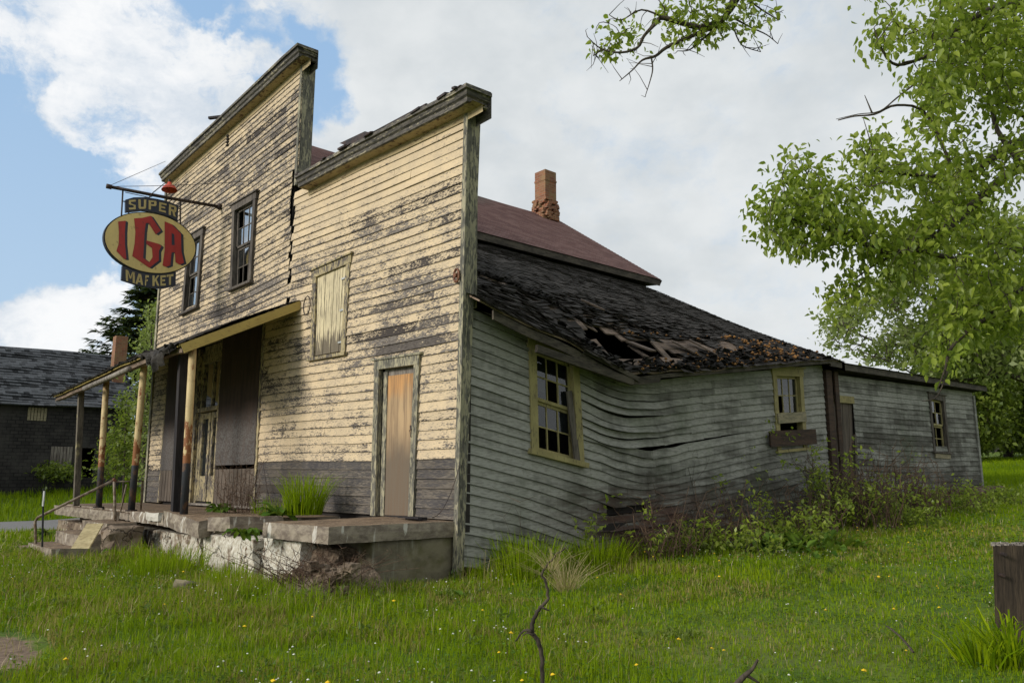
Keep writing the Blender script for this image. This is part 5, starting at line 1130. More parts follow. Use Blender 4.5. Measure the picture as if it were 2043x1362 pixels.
for side in (1, -1):
    for k in range(nr_):
        s0, s1 = k / nr_, (k + 1.25) / nr_; y = ys0
        while y < ye + .3:
            y2 = min(y + rr.uniform(.5, .9), ye + .32); f = lambda yy, s: np.array([XB - 3.6 + side * 3.9 * s, yy, lerp(zrg, ze - .06, s) - .12 * math.exp(-((yy + 6) / 4) ** 2) * math.sin(3.1 * s) + .03 * math.sin(yy * 1.1 + k)]); lf = rr.uniform(.01, .05)
            a, b, c, d = f(y, s0), f(y2, s0), f(y2, min(s1, 1.02)), f(y, min(s1, 1.02)); u = np.array([0, 0, lf]); mb.add([a, b, c + u, d + u, c, d], [(0, 3, 2, 1), (3, 5, 4, 2)], [(y, k + .98), (y2, k + .98), (y2, k + .1), (y, k + .1), (y2, k), (y, k)]); y = y2
br_ = mb.build('roof', MAT['barn_shingle'], barn)
mb = MB(); cx_ = P(241, 700, 0, XB - 1.6); mb.box((XB - 2.0, cx_[1] - .22, ze), (XB - 1.55, cx_[1] + .22, P(241, 672, 0, XB - 1.8)[2])); mb.build('chimney', MAT['brick'], br_)
mb = MB(); h = hb[1]
for i in range(6): mb.box((XB - .06, lerp(h[0], h[1], i / 6) + .01, h[2]), (XB + .02, lerp(h[0], h[1], (i + 1) / 6) - .01, h[3]))
mb.build('boarded_window', MAT['pale_board'], barn)
a, b = P(102, 890, 0, XB), P(140, 945, 0, XB); mb = MB()
for i in range(7): mb.box((XB, lerp(a[1], b[1], i / 7) + .008, b[2]), (XB + .04, lerp(a[1], b[1], (i + 1) / 7) - .008, a[2]))
mb.build('door', MAT['bare_grey_wood'], barn)
mb = MB(); mb.box((XB - 7, ys0, ze - .2), (XB - .2, ye, ze - .15)); mb.box((XB - 2.2, ys0, 0), (XB - 2.0, ye, ze)); mb.build('inner_wall', MAT['interior'], barn)
mb = MB(); a, b = P(110, 806, 0, XB + .1), P(262, 812, 0, XB + .1); mb.beam(a, b, .10, .14); mb.build('eave', MAT['bare_grey_wood'], barn)
# small things beyond the platform end
a = P(270, 962, 1, 3.5); mb = MB(); mb.box((a[0] - .9, a[1], a[2] - .6), (a[0] + .5, a[1] + .6, a[2] + .12)); mb.box((a[0] - .95, a[1] - .05, a[2] + .12), (a[0] + .55, a[1] + .65, a[2] + .17)); tag(mb.build('grey_chest', MAT['white_metal']), 'pale grey metal chest in the grass beyond the platform', 'chest')
# dark shed far right
a = P(1990, 905, 1, 62.); mb = MB(); X0, Z0 = a[0] - 2, a[2] - 1.0
o = thing('far_shed', (X0 + 5, 62, Z0), 'long dark low shed under the trees at the far right', 'shed')
mb.box((X0, 62, Z0), (X0 + 3.2, 66, Z0 + 2.6)); mb.box((X0 + 5.5, 62, Z0), (X0 + 22, 66, Z0 + 2.6)); mb.box((X0 + 3.2, 64, Z0), (X0 + 5.5, 66, Z0 + 2.6)); mb.build('wall', MAT['barnwall'], o)
mb = MB(); mb.hexa([(X0 - .4, 61.5, Z0 + 2.6), (X0 + 22.4, 61.5, Z0 + 2.6), (X0 + 22.4, 66.5, Z0 + 3.4), (X0 - .4, 66.5, Z0 + 3.4), (X0 - .4, 61.5, Z0 + 2.75), (X0 + 22.4, 61.5, Z0 + 2.75), (X0 + 22.4, 66.5, Z0 + 3.6), (X0 - .4, 66.5, Z0 + 3.6)]); mb.build('roof', MAT['brown_plank'], o)

# ================================================================= TIMBER POST at the right edge
a = P(1982, 1088, 1, .0); dpt = 5.9
tl = D(1981, 1088, dpt); b2 = D(1988, 1345, dpt * .985); o = thing('timber_post', (tl[0] + .12, tl[1], 0), 'thick square brown timber post cut off by the right edge', 'post')
wv = RT * .30; dv = (tl - C0) * np.array([1, 1, 0]); dv = dv / np.linalg.norm(dv) * .26 + RT * .004; gz_ = float(ground_z(tl[0], tl[1])); mb = MB(); ng = 10
lx = b2 - tl; ex = lx / lx[2] * (gz_ - .1 - tl[2])
for i in range(ng):
    p, q = tl + ex * i / ng, tl + ex * (i + 1) / ng; mb.hexa([q, q + wv, q + wv + dv, q + dv, p, p + wv, p + wv + dv, p + dv])
mb.build('timber', MAT['timber'], o)
for (px, py) in ((2004, 1105), (2001, 1147)): mb = MB(); c = D(px, py, dpt * .99); mb.tube([c - HD * .012, c + HD * .04], .014, 8); mb.build('bolt', MAT['dark_metal'], o)
mb = MB(); rr = random.Random(5)
for i in range(60): c = tl + wv * rr.random() + dv * rr.random(); mb.obox(c + np.array([0, 0, .004]), (.014, 0, 0), (0, .012, 0), (0, 0, .006))
mb.build('lichen', MAT['bare_grey_wood'], o, kind='stuff')

# stone ledge by the lean-to
mb = MB(); rr = random.Random(14)
led = thing('stone_ledge', (.5, 13, .5), 'mossy brown stone ledge along the foot of the lean-to wall', 'ledge')
for i in range(26):
    y = lerp(10.0, 17.0, i / 26) + rr.uniform(-.1, .1); 
    for lv in range(3):
        w = rr.uniform(.2, .4); z = .42 + .05 * (y - 10) * .6 + lv * .15; rough_box(mb, (.35 + rr.uniform(-.1, .1), y - w, z), (.75 + rr.uniform(-.15, .15), y + w, z + .145), .02, .12, i * 3 + lv)
mb.build('stones', MAT['stone'], led)
mb = MB(); rough_box(mb, (-.1, 9.95, .3), (.62, 17.2, .93), .03, .25, 4); mb.build('ledge_top', MAT['soil_moss'], led)
mb = MB(); rough_box(mb, (-.09, .3, -.4), (-.03, 9.3, .22), .01, .4, 5); mb.build('foundation', MAT['stone'], store)
# ================================================================= VEGETATION: trees
def leaves(name, mat, parent, C, DR_, NM, L, Wd, fold=.25, val=None, six=True, **props):
    """many folded leaves as one mesh (numpy): C base points, DR_ directions, NM normals, L lengths, Wd widths"""
    n = len(C); DR_ = DR_ / (np.linalg.norm(DR_, axis=1)[:, None] + 1e-9); SD = np.cross(DR_, NM); SD /= (np.linalg.norm(SD, axis=1)[:, None] + 1e-9); NN = np.cross(SD, DR_)
    L = np.broadcast_to(L, n)[:, None]; Wd = np.broadcast_to(Wd, n)[:, None]
    if six:
        tmpl = [(0, 0, 0), (.28, -.5, 1), (.66, -.36, .8), (1.0, 0, -.3), (.66, .36, .8), (.28, .5, 1)]; fc = np.array([[0, 1, 2, 3], [0, 3, 4, 5]])
    else:
        tmpl = [(0, 0, 0), (.42, -.5, 1), (1, 0, 0), (.42, .5, 1)]; fc = np.array([[0, 1, 2, 3]])
    m = len(tmpl); V = np.zeros((n, m, 3))
    for j, (a, b, c) in enumerate(tmpl): V[:, j] = C + DR_ * L * a + SD * Wd * b + NN * Wd * fold * c
    Fc = (np.arange(n)[:, None, None] * m + fc[None]).reshape(-1, 4)
    return fastmesh(name, mat, parent, V.reshape(-1, 3), Fc, np.repeat(val if val is not None else RNG.random(n), m), **props)
def fastmesh(name, mat, parent, V, Fq, wv, **props):
    me = bpy.data.meshes.new(name); off = root_off(parent); V = (V - off).astype(np.float32)
    k = Fq.shape[1]; me.vertices.add(len(V)); me.vertices.foreach_set('co', V.ravel()); me.loops.add(Fq.size); me.loops.foreach_set('vertex_index', Fq.astype(np.int32).ravel())
    me.polygons.add(len(Fq)); me.polygons.foreach_set('loop_start', np.arange(0, Fq.size, k, dtype=np.int32)); me.polygons.foreach_set('loop_total', np.full(len(Fq), k, dtype=np.int32))
    at = me.attributes.new('wear', 'FLOAT', 'POINT'); at.data.foreach_set('value', np.asarray(wv, dtype=np.float32)); me.materials.append(mat); me.update(); me.validate()
    o = bpy.data.objects.new(name, me); COL.objects.link(o)
    if parent: o.parent = parent
    return tag(o, **props)
def smooth_path(pts, n=4):
    pts = np.array(pts, float); out = []
    for i in range(len(pts) - 1):
        p0, p1, p2, p3 = pts[max(i - 1, 0)], pts[i], pts[i + 1], pts[min(i + 2, len(pts) - 1)]
        for t in np.linspace(0, 1, n, endpoint=False): out.append(.5 * ((2 * p1) + (-p0 + p2) * t + (2 * p0 - 5 * p1 + 4 * p2 - p3) * t ** 2 + (-p0 + 3 * p1 - 3 * p2 + p3) * t ** 3))
    out.append(pts[-1]); return np.array(out)
def grow(mb, limbs, clusters, rng, r0=.012, wig=.08, sides=4, reach=1e9):
    nodes = [p for l in limbs for p in l]; tips = []
    N = np.array(nodes)
    order = np.argsort([np.min(np.linalg.norm(N - c, axis=1)) for c in clusters])
    buf = np.zeros((len(N) + len(clusters) * 5, 3)); buf[:len(N)] = N; cnt = len(N)
    for ci in order:
        c = clusters[ci]; d = np.linalg.norm(buf[:cnt] - c, axis=1); i = int(np.argmin(d)); a = buf[i].copy(); L = d[i]
        if L < .02 or L > reach: continue
        side = rng.normal(0, 1, 3) * L * wig; ts = np.linspace(0, 1, 5)
        path = [a + (c - a) * t + side * math.sin(math.pi * t) + np.array([0, 0, .10 * L * math.sin(math.pi * t)]) for t in ts]
        rr_ = r0 * (.35 + .65 * min(1.5, L / .6)); mb.tube(path, np.linspace(rr_, r0 * .22, 5), sides, cap=False)
        for p in path[1:]: buf[cnt] = p; cnt += 1
        tips.append((c, path[-1] - path[-2]))
    return tips
def inpoly(px, py, poly):
    x, y = px, py; ins = np.zeros(len(x), bool); n = len(poly)
    for i in range(n):
        x1, y1 = poly[i]; x2, y2 = poly[(i + 1) % n]
        c = ((y1 > y) != (y2 > y)) & (x < (x2 - x1) * (y - y1) / (y2 - y1 + 1e-12) + x1); ins ^= c
    return ins
def sample_poly(poly, n, rng, sparse=None, thr=.64):
    xs_ = [p[0] for p in poly]; ys_ = [p[1] for p in poly]; out = []
    while len(out) < n:
        x = rng.uniform(min(xs_), max(xs_), 4 * n); y = rng.uniform(min(ys_), max(ys_), 4 * n); k = inpoly(x, y, poly)
        if sparse is not None: k &= (vnoise(x / sparse, y / sparse, 17) + .5 * vnoise(x / sparse * 2.3, y / sparse * 2.3, 3)) > thr
        out += list(zip(x[k], y[k]))
    return out[:n]
def leafset(tips, rng, per, spread, L0, droop=.5, wr=.55):
    C, Dd, Nn, LL, VV = [], [], [], [], []
    for (c, d) in tips:
        d = d / (np.linalg.norm(d) + 1e-9); cv = rng.random()
        m = rng.integers(max(2, per - 3), per + 4)
        for _ in range(m):
            b = c + rng.normal(0, 1, 3) * spread * np.array([1, 1, .8]) - d * rng.uniform(0, spread * 1.5); u = rng.normal(0, 1, 3) * .8 + d * .4 + np.array([0, 0, -droop]); C.append(b); Dd.append(u)
            Nn.append(rng.normal(0, .6, 3) + np.array([0, 0, 1.])); LL.append(L0 * rng.uniform(.45, 1.45)); VV.append(np.clip(.35 * cv + .65 * rng.random(), 0, 1))
    return tuple(np.array(v) for v in (C, Dd, Nn, LL, VV))
rg = np.random.default_rng(5)
# --- big overhanging maple, right
big = thing('maple_tree', tuple(D(2480, 1150, 9.5)[:2]) + (0.,), 'tall tree at right whose fresh green leafy limbs fill the upper right of the sky', 'tree')
TR = np.array(big.location); TR[2] = 0
def LD(*pts): return smooth_path([D(x, y, d) for x, y, d in pts])
trunk_top = D(2420, -300, 9.8)
trunk = smooth_path([TR + np.array([0, 0, -.3]), TR + (D(2400, 500, 9.6) - TR) * .5 * np.array([1, 1, 1.]), D(2400, 400, 9.7), trunk_top])
limbs = [LD((2400, 380, 9.7), (2180, 330, 9.4), (2043, 282, 9.0), (1960, 330, 8.7), (1880, 352, 8.5), (1800, 346, 8.3), (1730, 340, 8.2)),
         LD((2400, 470, 9.7), (2180, 360, 9.0), (2043, 335, 8.6), (1950, 402, 8.3), (1880, 462, 8.1), (1800, 502, 8.0), (1740, 495, 7.9), (1680, 462, 7.8), (1610, 446, 7.7), (1555, 428, 7.6)),
         LD((2410, 0, 9.8), (2180, -30, 9.0), (2043, 2, 8.6), (1970, 22, 8.3), (1905, 62, 8.1), (1850, 112, 8.0), (1800, 125, 7.9)),
         LD((2180, 330, 9.4), (2060, 240, 9.2), (1998, 210, 9.1), (1980, 160, 9.1), (1925, 132, 9.0), (1850, 122, 9.0)),
         LD((2043, 335, 8.6), (1990, 260, 8.9), (1975, 190, 9.2), (1960, 120, 9.4), (1900, 60, 9.5)),
         LD((2400, 520, 9.7), (2180, 520, 9.3), (2043, 498, 8.9), (1930, 520, 8.6), (1830, 500, 8.4), (1760, 520, 8.3), (1700, 560, 8.2)),
         LD((2400, 560, 9.7), (2180, 590, 8.8), (2043, 575, 8.2), (1960, 640, 7.8), (1900, 690, 7.6), (1885, 740, 7.5), (1870, 775, 7.5)),
         LD((1850, 112, 8.0), (1790, 130, 7.9), (1760, 100, 7.8), (1745, 60, 7.8)), LD((1905, 350, 8.5), (1850, 230, 8.4), (1790, 210, 8.3), (1745, 228, 8.2), (1705, 232, 8.2), (1672, 240, 8.2))]
mb = MB(); mb.tube(trunk, np.linspace(.30, .16, len(trunk)), 10)
for i, l in enumerate(limbs): mb.tube(l, np.linspace((.075, .07, .07, .04, .035, .055, .04, .02, .018)[i], .006, len(l)), 6)
MAIN = [(1725, -60), (1755, 60), (1735, 100), (1790, 155), (1870, 190), (1835, 240), (1725, 262), (1700, 300), (1735, 340), (1690, 360), (1640, 400), (1670, 470), (1715, 500), (1700, 555), (1640, 580), (1645, 605), (1690, 612), (1750, 560), (1850, 590), (1865, 660), (1850, 720), (1885, 745), (1930, 690), (2110, 650), (2110, -60)]
LEFT = [(1500, 425), (1530, 395), (1565, 340), (1600, 300), (1640, 345), (1655, 400), (1700, 470), (1650, 505), (1600, 515), (1560, 485), (1508, 470)]
pts = sample_poly(MAIN, 900, rg, 60, .70) + sample_poly(LEFT, 110, rg) + [(rg.uniform(1850, 2110), rg.uniform(-40, 330)) for _ in range(90)]
for _ in range(34): pts.append((rg.normal(1920, 70), rg.normal(650, 40)))
cl_ = np.array([D(x, y, rg.uniform(7.3, 9.8) if x > 1750 else rg.uniform(7.3, 8.4)) for x, y in pts])
tips = grow(mb, limbs, cl_, rg, r0=.010, wig=.10)
# bare twig reaching left
for pth in (((1835, 160, 8.0), (1790, 195, 8.0), (1755, 222, 8.0), (1712, 228, 8.0), (1668, 238, 8.0)), ((1740, 226, 8.0), (1725, 190, 8.0)), ((1735, 340, 8.2), (1740, 300, 8.1), (1722, 235, 8.0)), ((1700, 470, 7.9), (1660, 490, 7.9), (1610, 478, 7.8)), ((1890, 740, 7.5), (1870, 790, 7.5), (1840, 800, 7.5))):
    l = LD(*pth); mb.tube(l, np.linspace(.010, .003, len(l)), 4)
mb.build('trunk', MAT['bark'], big, smooth=True)
C, Dd, Nn, LL, VV = leafset(tips, rg, 17, .11, .080, .9)
leaves('crown', MAT['leaf'], big, C, Dd, Nn, LL, LL * .52, val=VV)
# --- branch hanging in from the top edge
hb_ = thing('overhanging_branch', tuple(D(1500, -120, 9.0)), 'gnarled dark branch with few leaves hanging in from the top edge of the sky', 'branch')
mb = MB()
bl = [LD((1530, -220, 9.0), (1490, -60, 9.0), (1462, 8, 9.0), (1440, 42, 9.0), (1425, 60, 9.0)), LD((1440, 40, 9.0), (1395, 55, 8.9), (1325, 36, 8.8), (1310, 46, 8.8), (1285, 72, 8.7), (1272, 95, 8.7), (1240, 105, 8.6), (1200, 98, 8.6), (1172, 74, 8.5)),
      LD((1430, 52, 9.0), (1380, 72, 8.9), (1330, 95, 8.8), (1308, 112, 8.8), (1282, 120, 8.8), (1262, 140, 8.7), (1236, 162, 8.7)), LD((1300, 118, 8.8), (1302, 140, 8.8), (1296, 165, 8.8), (1288, 190, 8.8)), LD((1425, 60, 9.0), (1400, 80, 9.0), (1375, 100, 9.0), (1352, 102, 9.0)),
      LD((1470, 40, 9.0), (1500, 56, 9.1), (1530, 70, 9.1), (1552, 88, 9.1)), LD((1465, 60, 9.0), (1480, 90, 9.1), (1518, 104, 9.1)), LD((1480, -10, 9.0), (1520, 20, 9.1), (1556, 40, 9.1), (1545, 20, 9.1)), LD((1200, 98, 8.6), (1184, 112, 8.6)), LD((1325, 36, 8.8), (1280, 20, 8.8), (1240, 40, 8.7), (1215, 30, 8.7))]
for i, l in enumerate(bl): mb.tube(l, np.linspace((.10, .035, .028, .010, .016, .012, .010, .012, .006, .012)[i], .004, len(l)), 6)
cp = []
for (x, y, sx, sy, n) in ((1232, 92, 22, 12, 14), (1215, 100, 12, 8, 6), (1238, 55, 18, 12, 9), (1335, 15, 30, 14, 14), (1400, 35, 35, 22, 34), (1440, 60, 25, 18, 22), (1385, 70, 22, 12, 12), (1500, 28, 25, 18, 20), (1345, 62, 10, 10, 5), (1420, 0, 50, 20, 20), (1470, -20, 50, 20, 14)):
    cp += [D(rg.normal(x, sx), rg.normal(y, sy), rg.uniform(8.7, 9.2)) for _ in range(n)]
tips = grow(mb, bl, np.array(cp), rg, r0=.012, wig=.14, reach=.7)
for _ in range(60):
    l = bl[rg.integers(1, 10)]; p = l[rg.integers(2, len(l))]; q = p + rg.normal(0, 1, 3) * np.array([.16, .1, .12]) + np.array([0, 0, .05]); mb.tube([p, (p + q) / 2 + rg.normal(0, .02, 3), q], [.006, .004, .002], 3, cap=False)
mb.build('limb', MAT['bark'], hb_, smooth=True)
C, Dd, Nn, LL, VV = leafset(tips, rg, 6, .07, .08, .6)
leaves('foliage', MAT['leaf'], hb_, C, Dd, Nn, LL, LL * .5, val=VV)
# --- trees behind
def backtree(name, label, mat, base, trunk_pts, polys, n, depth, L0, per, r0, seed, spread, limbs_px=(), tr_r=.25, wr=.6, sparse=None, group=None, droop=.2, wig=.10):
    rg = np.random.default_rng(seed); t = thing(name, tuple(base), label, 'tree', group); mb = MB()
    tr = smooth_path(trunk_pts); mb.tube(tr, np.linspace(tr_r, tr_r * .25, len(tr)), 8); lm = [tr]
    for lp_ in limbs_px: l = LD(*lp_); mb.tube(l, np.linspace(tr_r * .40, tr_r * .07, len(l)), 5); lm.append(l)
    pts = []
    for poly, fr_ in polys: pts += sample_poly(poly, int(n * fr_), rg, sparse, .60)
    cl_ = np.array([D(x, y, rg.uniform(*depth)) for x, y in pts]); tips = grow(mb, lm, cl_, rg, r0=r0, wig=wig, sides=3)
    mb.build('trunk', MAT['bark'], t); C, Dd, Nn, LL, VV = leafset(tips, rg, per, spread, L0, droop)
    leaves('crown', MAT[mat], t, C, Dd, Nn, LL, LL * wr, val=VV, six=False); return t
b = D(2120, 930, 30); b[2] = float(ground_z(b[0], b[1]))
backtree('ash_tree', 'pale leaved spreading tree standing behind the lean-to', 'leaf_pale', b, [b - np.array([0, 0, .3]), D(2110, 800, 30), D(2090, 700, 30), D(2070, 560, 30), D(2060, 430, 30)],
         [([(1640, 640), (1700, 610), (1760, 560), (1800, 470), (1900, 430), (2000, 400), (2110, 420), (2110, 740), (1960, 770), (1840, 750), (1760, 730), (1690, 700), (1650, 690)], 1.0)], 1700, (26, 33), .20, 12, .03, 3, .34,
         [((2100, 780, 30), (1900, 705, 29), (1830, 690, 28), (1760, 685, 28), (1700, 660, 28)), ((2092, 700, 30), (1920, 620, 29), (1840, 590, 28), (1780, 600, 28)), ((2072, 600, 30), (1930, 520, 30), (1880, 470, 30)), ((2088, 680, 30), (2050, 560, 30), (2110, 480, 30)), ((2090, 700, 30), (2043, 640, 31), (2110, 620, 31)), ((2095, 740, 30), (1900, 760, 30), (1820, 745, 30))], tr_r=.30, sparse=48)
for i, (px, dp, top, wd, lab) in enumerate(((2010, 48, 560, 110, 'dark green tree between the lean-to corner and the far shed'), (1925, 44, 620, 85, 'bushy green tree showing over the far end of the lean-to roof'), (2110, 52, 560, 110, 'full green tree cut off by the right edge above the far shed'))):
    b = D(px, 905, dp); b[2] = float(ground_z(b[0], b[1]) - .052 * max(0, b[1] - 75))
    backtree('broadleaf_tree', lab, 'leaf_mid', b, [b - np.array([0, 0, .3]), D(px, 830, dp), D(px + 5, 720, dp)],
             [([(px - wd, 820), (px - wd * .9, 720), (px - wd * .4, top + 10), (px + wd * .3, top), (px + wd, 690), (px + wd, 820), (px + wd * .8, 885), (px - wd * .8, 885)], 1.)], 1300, (dp - 3, dp + 3), .27, 20, .03, 20 + i, .5, tr_r=.3, group='green trees beyond the lean-to')
# far tree line
mb_c = []
for i in range(26):
    az = lerp(-1.25, 1.1, i / 25); dist = rg.uniform(115, 150); c = C0 + (HD * math.cos(az * .62) + RT * math.sin(az * .62)) * dist; c[2] = float(ground_z(c[0], c[1]) - .052 * max(0, c[1] - 75)); mb_c.append(c)
Cs, Ds = [], []
for c in mb_c:
    h = rg.uniform(5, 9)
    if c[0] < -60: h *= .55
    m = 900; u = rg.normal(0, 1, (m, 3)); u /= np.linalg.norm(u, axis=1)[:, None]; Cs.append(c + u * np.array([10, 10, h * .55]) * rg.uniform(.5, 1, (m, 1)) + np.array([0, 0, h * .45]))
Cs = np.concatenate(Cs); leaves('distant_woods', MAT['leaf_mid'], None, Cs, rg.normal(0, 1, Cs.shape), rg.normal(0, 1, Cs.shape), 1.3, 1.0, six=False, kind='stuff', label='low far off belt of woodland closing the fields', cat='woods')
# --- spruce and poplar on the left
sb = D(268, 960, 38.); sb[2] = float(ground_z(sb[0], sb[1])); sp = thing('spruce_tree', tuple(sb), 'dark spruce rising behind the barn beneath the market sign', 'tree')
topz = D(268, 515, 38.)[2]; Hh = topz - sb[2]; mb = MB(); mb.tube([sb, sb + np.array([0, 0, Hh])], [.28, .03], 8); C, Dd, Nn, LL, VV = [], [], [], [], []
for i in range(400):
    t = rg.random() ** .75; z = sb[2] + Hh * (.18 + .80 * t); R_ = (1 - t) ** .85 * 3.9 * rg.uniform(.65, 1.15) + .25; a = rg.uniform(0, 6.283); d = np.array([math.cos(a), math.sin(a), 0]); p0 = np.array([sb[0], sb[1], z]); p1 = p0 + d * R_ * .5 + np.array([0, 0, .02 * R_]); p2 = p0 + d * R_ + np.array([0, 0, .16 * R_ - .12])
    mb.tube([p0, p1, p2], [.035, .02, .006], 3, cap=False)
    for _ in range(int(16 + R_ * 16)):
        s = rg.uniform(.15, 1.02); q = lerp(p0, p1, s * 2) if s < .5 else lerp(p1, p2, s * 2 - 1); sd_v = np.cross(d, [0, 0, 1]) * rg.choice([-1, 1]); C.append(q); Dd.append(sd_v * .8 + d * .8 + np.array([0, 0, rg.uniform(-.7, .15)])); Nn.append(np.array([0, 0, 1]) + rg.normal(0, .3, 3)); LL.append(rg.uniform(.25, .5)); VV.append(rg.random())
mb.build('trunk', MAT['bark'], sp); C, Dd, Nn, LL, VV = map(np.array, (C, Dd, Nn, LL, VV)); leaves('crown', MAT['needle'], sp, C, Dd, Nn, LL, LL * .28, val=VV, six=False)
b = P(283, 960, 0, -15.2); b = D(290, 965, 24); b[2] = float(ground_z(b[0], b[1]))
backtree('poplar_tree', 'slim light green poplar at the left corner of the store', 'leaf_pale', b, [b - np.array([0, 0, .2]), D(289, 850, 24), D(300, 740, 24), D(303, 630, 24)], [([(272, 740), (278, 690), (292, 640), (303, 610), (320, 600), (330, 700), (330, 960), (268, 950), (266, 850)], 1.)], 330, (23, 25.5), .13, 12, .014, 9, .17, tr_r=.07)
for i, (px, top, wd, dp, lab) in enumerate(((232, 850, 42, 26, 'small leafy shrub against the barn right of its dark doorway'), (250, 770, 26, 25, 'thin pale sapling between barn and poplar'), (110, 925, 45, 27.5, 'low green bush at the foot of the barn wall'))):
    b = D(px, 955, dp); b[2] = float(ground_z(b[0], b[1])); t = backtree('shrub', lab, 'leaf_mid', b, [b, D(px, (955 + top) / 2, dp), D(px, top + 15, dp)], [([(px - wd, 950), (px - wd * .8, (950 + top) / 2), (px - wd * .2, top), (px + wd * .3, top + 5), (px + wd, (950 + top) / 2), (px + wd, 950)], 1.)], 120, (dp - .8, dp + .8), .13, 10, .012, 60 + i, .16, tr_r=.04); t['category'] = 'shrub'
# ================================================================= GRASS
rg = np.random.default_rng(77)
def vis_pts(n, rmin, rmax, pw):
    """ground points round the camera's field, thinning out with distance"""
    u = rg.random(n); r = (rmin ** pw + u * (rmax ** pw - rmin ** pw)) ** (1 / pw); a = rg.uniform(-.68, .68, n)
    x = C0[0] + HD[0] * np.cos(a) * r + RT[0] * np.sin(a) * r; y = C0[1] + HD[1] * np.cos(a) * r + RT[1] * np.sin(a) * r; return x, y, r
def blocked(x, y):
    b = (x > -12.4) & (x < -.0) & (y > -1.72) & (y < 10) | (x > -5.2) & (x < .02) & (y > 0) & (y < 18) | (x > -8.9) & (x < -5.75) & (y > -3.0) & (y < -1.7) | (x > -18.7) & (x < -13.6) | (x > -32) & (x < -23.9) & (y < 3.6) | (x > -.1) & (x < .7) & (y > 10) & (y < 17.2)
    return b
qd = P(600, 1185, 2, 0.)
LG = P(410, 1166, 2, .07)
def tall(x, y):
    h = .045 + .05 * vnoise(x * .8, y * .8, 2) + .09 * vnoise(x * 2.6, y * 2.6, 8) ** 2 * sstep(5, 1, x)
    h = h * (1 - .25 * sstep(2.5, 5, x))
    h = h + .13 * sstep(3.2, -2.5, x) * sstep(-9, -4, -y * 0 + y) * vnoise(x * 1.1, y * 1.1, 6)
    h = h + .24 * np.exp(-((y + 2.0) / .45) ** 2) * sstep(-6.8, -5.6, x) * (.25 + .75 * sstep(-3.4, -4.4, x)) * (.4 + vnoise(x * 2, y * 2, 1))        # along the platform
    h = h + .24 * np.exp(-((x - .25) / .35) ** 2) * sstep(-.3, .2, y) * sstep(3.4, 2., y) + .12 * np.exp(-((x - .3) / .5) ** 2) * sstep(2., 3.5, y) * sstep(10, 8, y) + .10 * np.exp(-((x - .1) / .7) ** 2 - ((y + 1.5) / .5) ** 2)
    h = h * (1 - .75 * np.exp(-((x - LG[0]) / .45) ** 2 - ((y - LG[1] + .45) / .4) ** 2))
    h = h + .18 * sstep(-12.5, -13.3, x) * sstep(-24, -20, x) * 0 + .1 * sstep(-18, -20, x)
    return h
def blades(name, mat, x, y, r, H, Wd, lean=.35, val=None, **props):
    n = len(x); z = ground_z(x, y) - .01; a = rg.uniform(0, 6.283, n); ld = np.stack([np.cos(a), np.sin(a), np.zeros(n)], 1); ta = a + np.pi / 2 + rg.normal(0, .5, n); sd = np.stack([np.cos(ta), np.sin(ta), np.zeros(n)], 1)
    ln = np.abs(rg.normal(0, lean, n))[:, None]; B = np.stack([x, y, z], 1); H = H[:, None]; W = Wd[:, None]; up = np.array([0, 0, 1.])
    m1 = B + up * H * .5 + ld * ln * H * .22; t = B + up * H * np.clip(1 - .35 * ln, .3, 1) + ld * ln * H * .9
    V = np.stack([B - sd * W * .5, B + sd * W * .5, m1 + sd * W * .42, m1 - sd * W * .42, t + sd * W * .06, t - sd * W * .06], 1).reshape(-1, 3)
    i = np.arange(n)[:, None] * 6; Fq = np.concatenate([i + [[0, 1, 2, 3]], i + [[3, 2, 4, 5]]], 1).reshape(-1, 4)
    return fastmesh(name, mat, None, V, Fq, np.repeat(val, 6), **props)
x, y, r = vis_pts(330000, 3.4, 60, .42)
dd_ = dirt_at(x, y); k = ~blocked(x, y) & (dd_ + .5 * (vnoise(x * 3, y * 3, 4) - .5) < .42); x, y, r = x[k], y[k], r[k]; n = len(x)
patch = vnoise(x * .9, y * .9, 12) * .55 + vnoise(x * 3.3, y * 3.3, 13) * .25
H = tall(x, y) * rg.uniform(.5, 1.25, n); Wd = (.0045 + .0035 * rg.random(n)) * np.clip(r / 6, .8, 6) ** .85
val = np.clip(.10 + patch * .8 + rg.normal(0, .22, n), 0, 1)
blades('grass', MAT['grass'], x, y, r, H, Wd, val=val, kind='stuff', label='uneven green grass growing around the store')
x, y, r = vis_pts(60000, 3.4, 22, .6); k = ~blocked(x, y) & (rg.random(len(x)) < .12 + .7 * sstep(4, -3, x) * vnoise(x * 1.2, y * 1.2, 31)); x, y, r = x[k], y[k], r[k]
blades('dry_grass', MAT['straw'], x, y, r, tall(x, y) * rg.uniform(.7, 1.5, len(x)), .004 * np.clip(r / 6, .8, 4), lean=.7, val=rg.random(len(x)), kind='stuff', label='dry straw stalks scattered through the grass')
x, y, r = vis_pts(150000, 3.4, 16, .6); k = ~blocked(x, y) & (rg.random(len(x)) < .9 * sstep(6.0, 1.5, x - y * .0) * sstep(.40, .60, vnoise(x * 1.3, y * 1.3, 61) * .7 + vnoise(x * 4, y * 4, 62) * .3)) ; k &= dirt_at(x, y) < .30; x, y, r = x[k], y[k], r[k]
blades('withered_grass', MAT['dry_moss'], x, y, r, tall(x, y) * rg.uniform(.4, 1.1, len(x)), .008 * np.clip(r / 6, .8, 4), lean=.6, val=rg.random(len(x)), kind='stuff', label='olive withered grass in loose patches of the foreground')
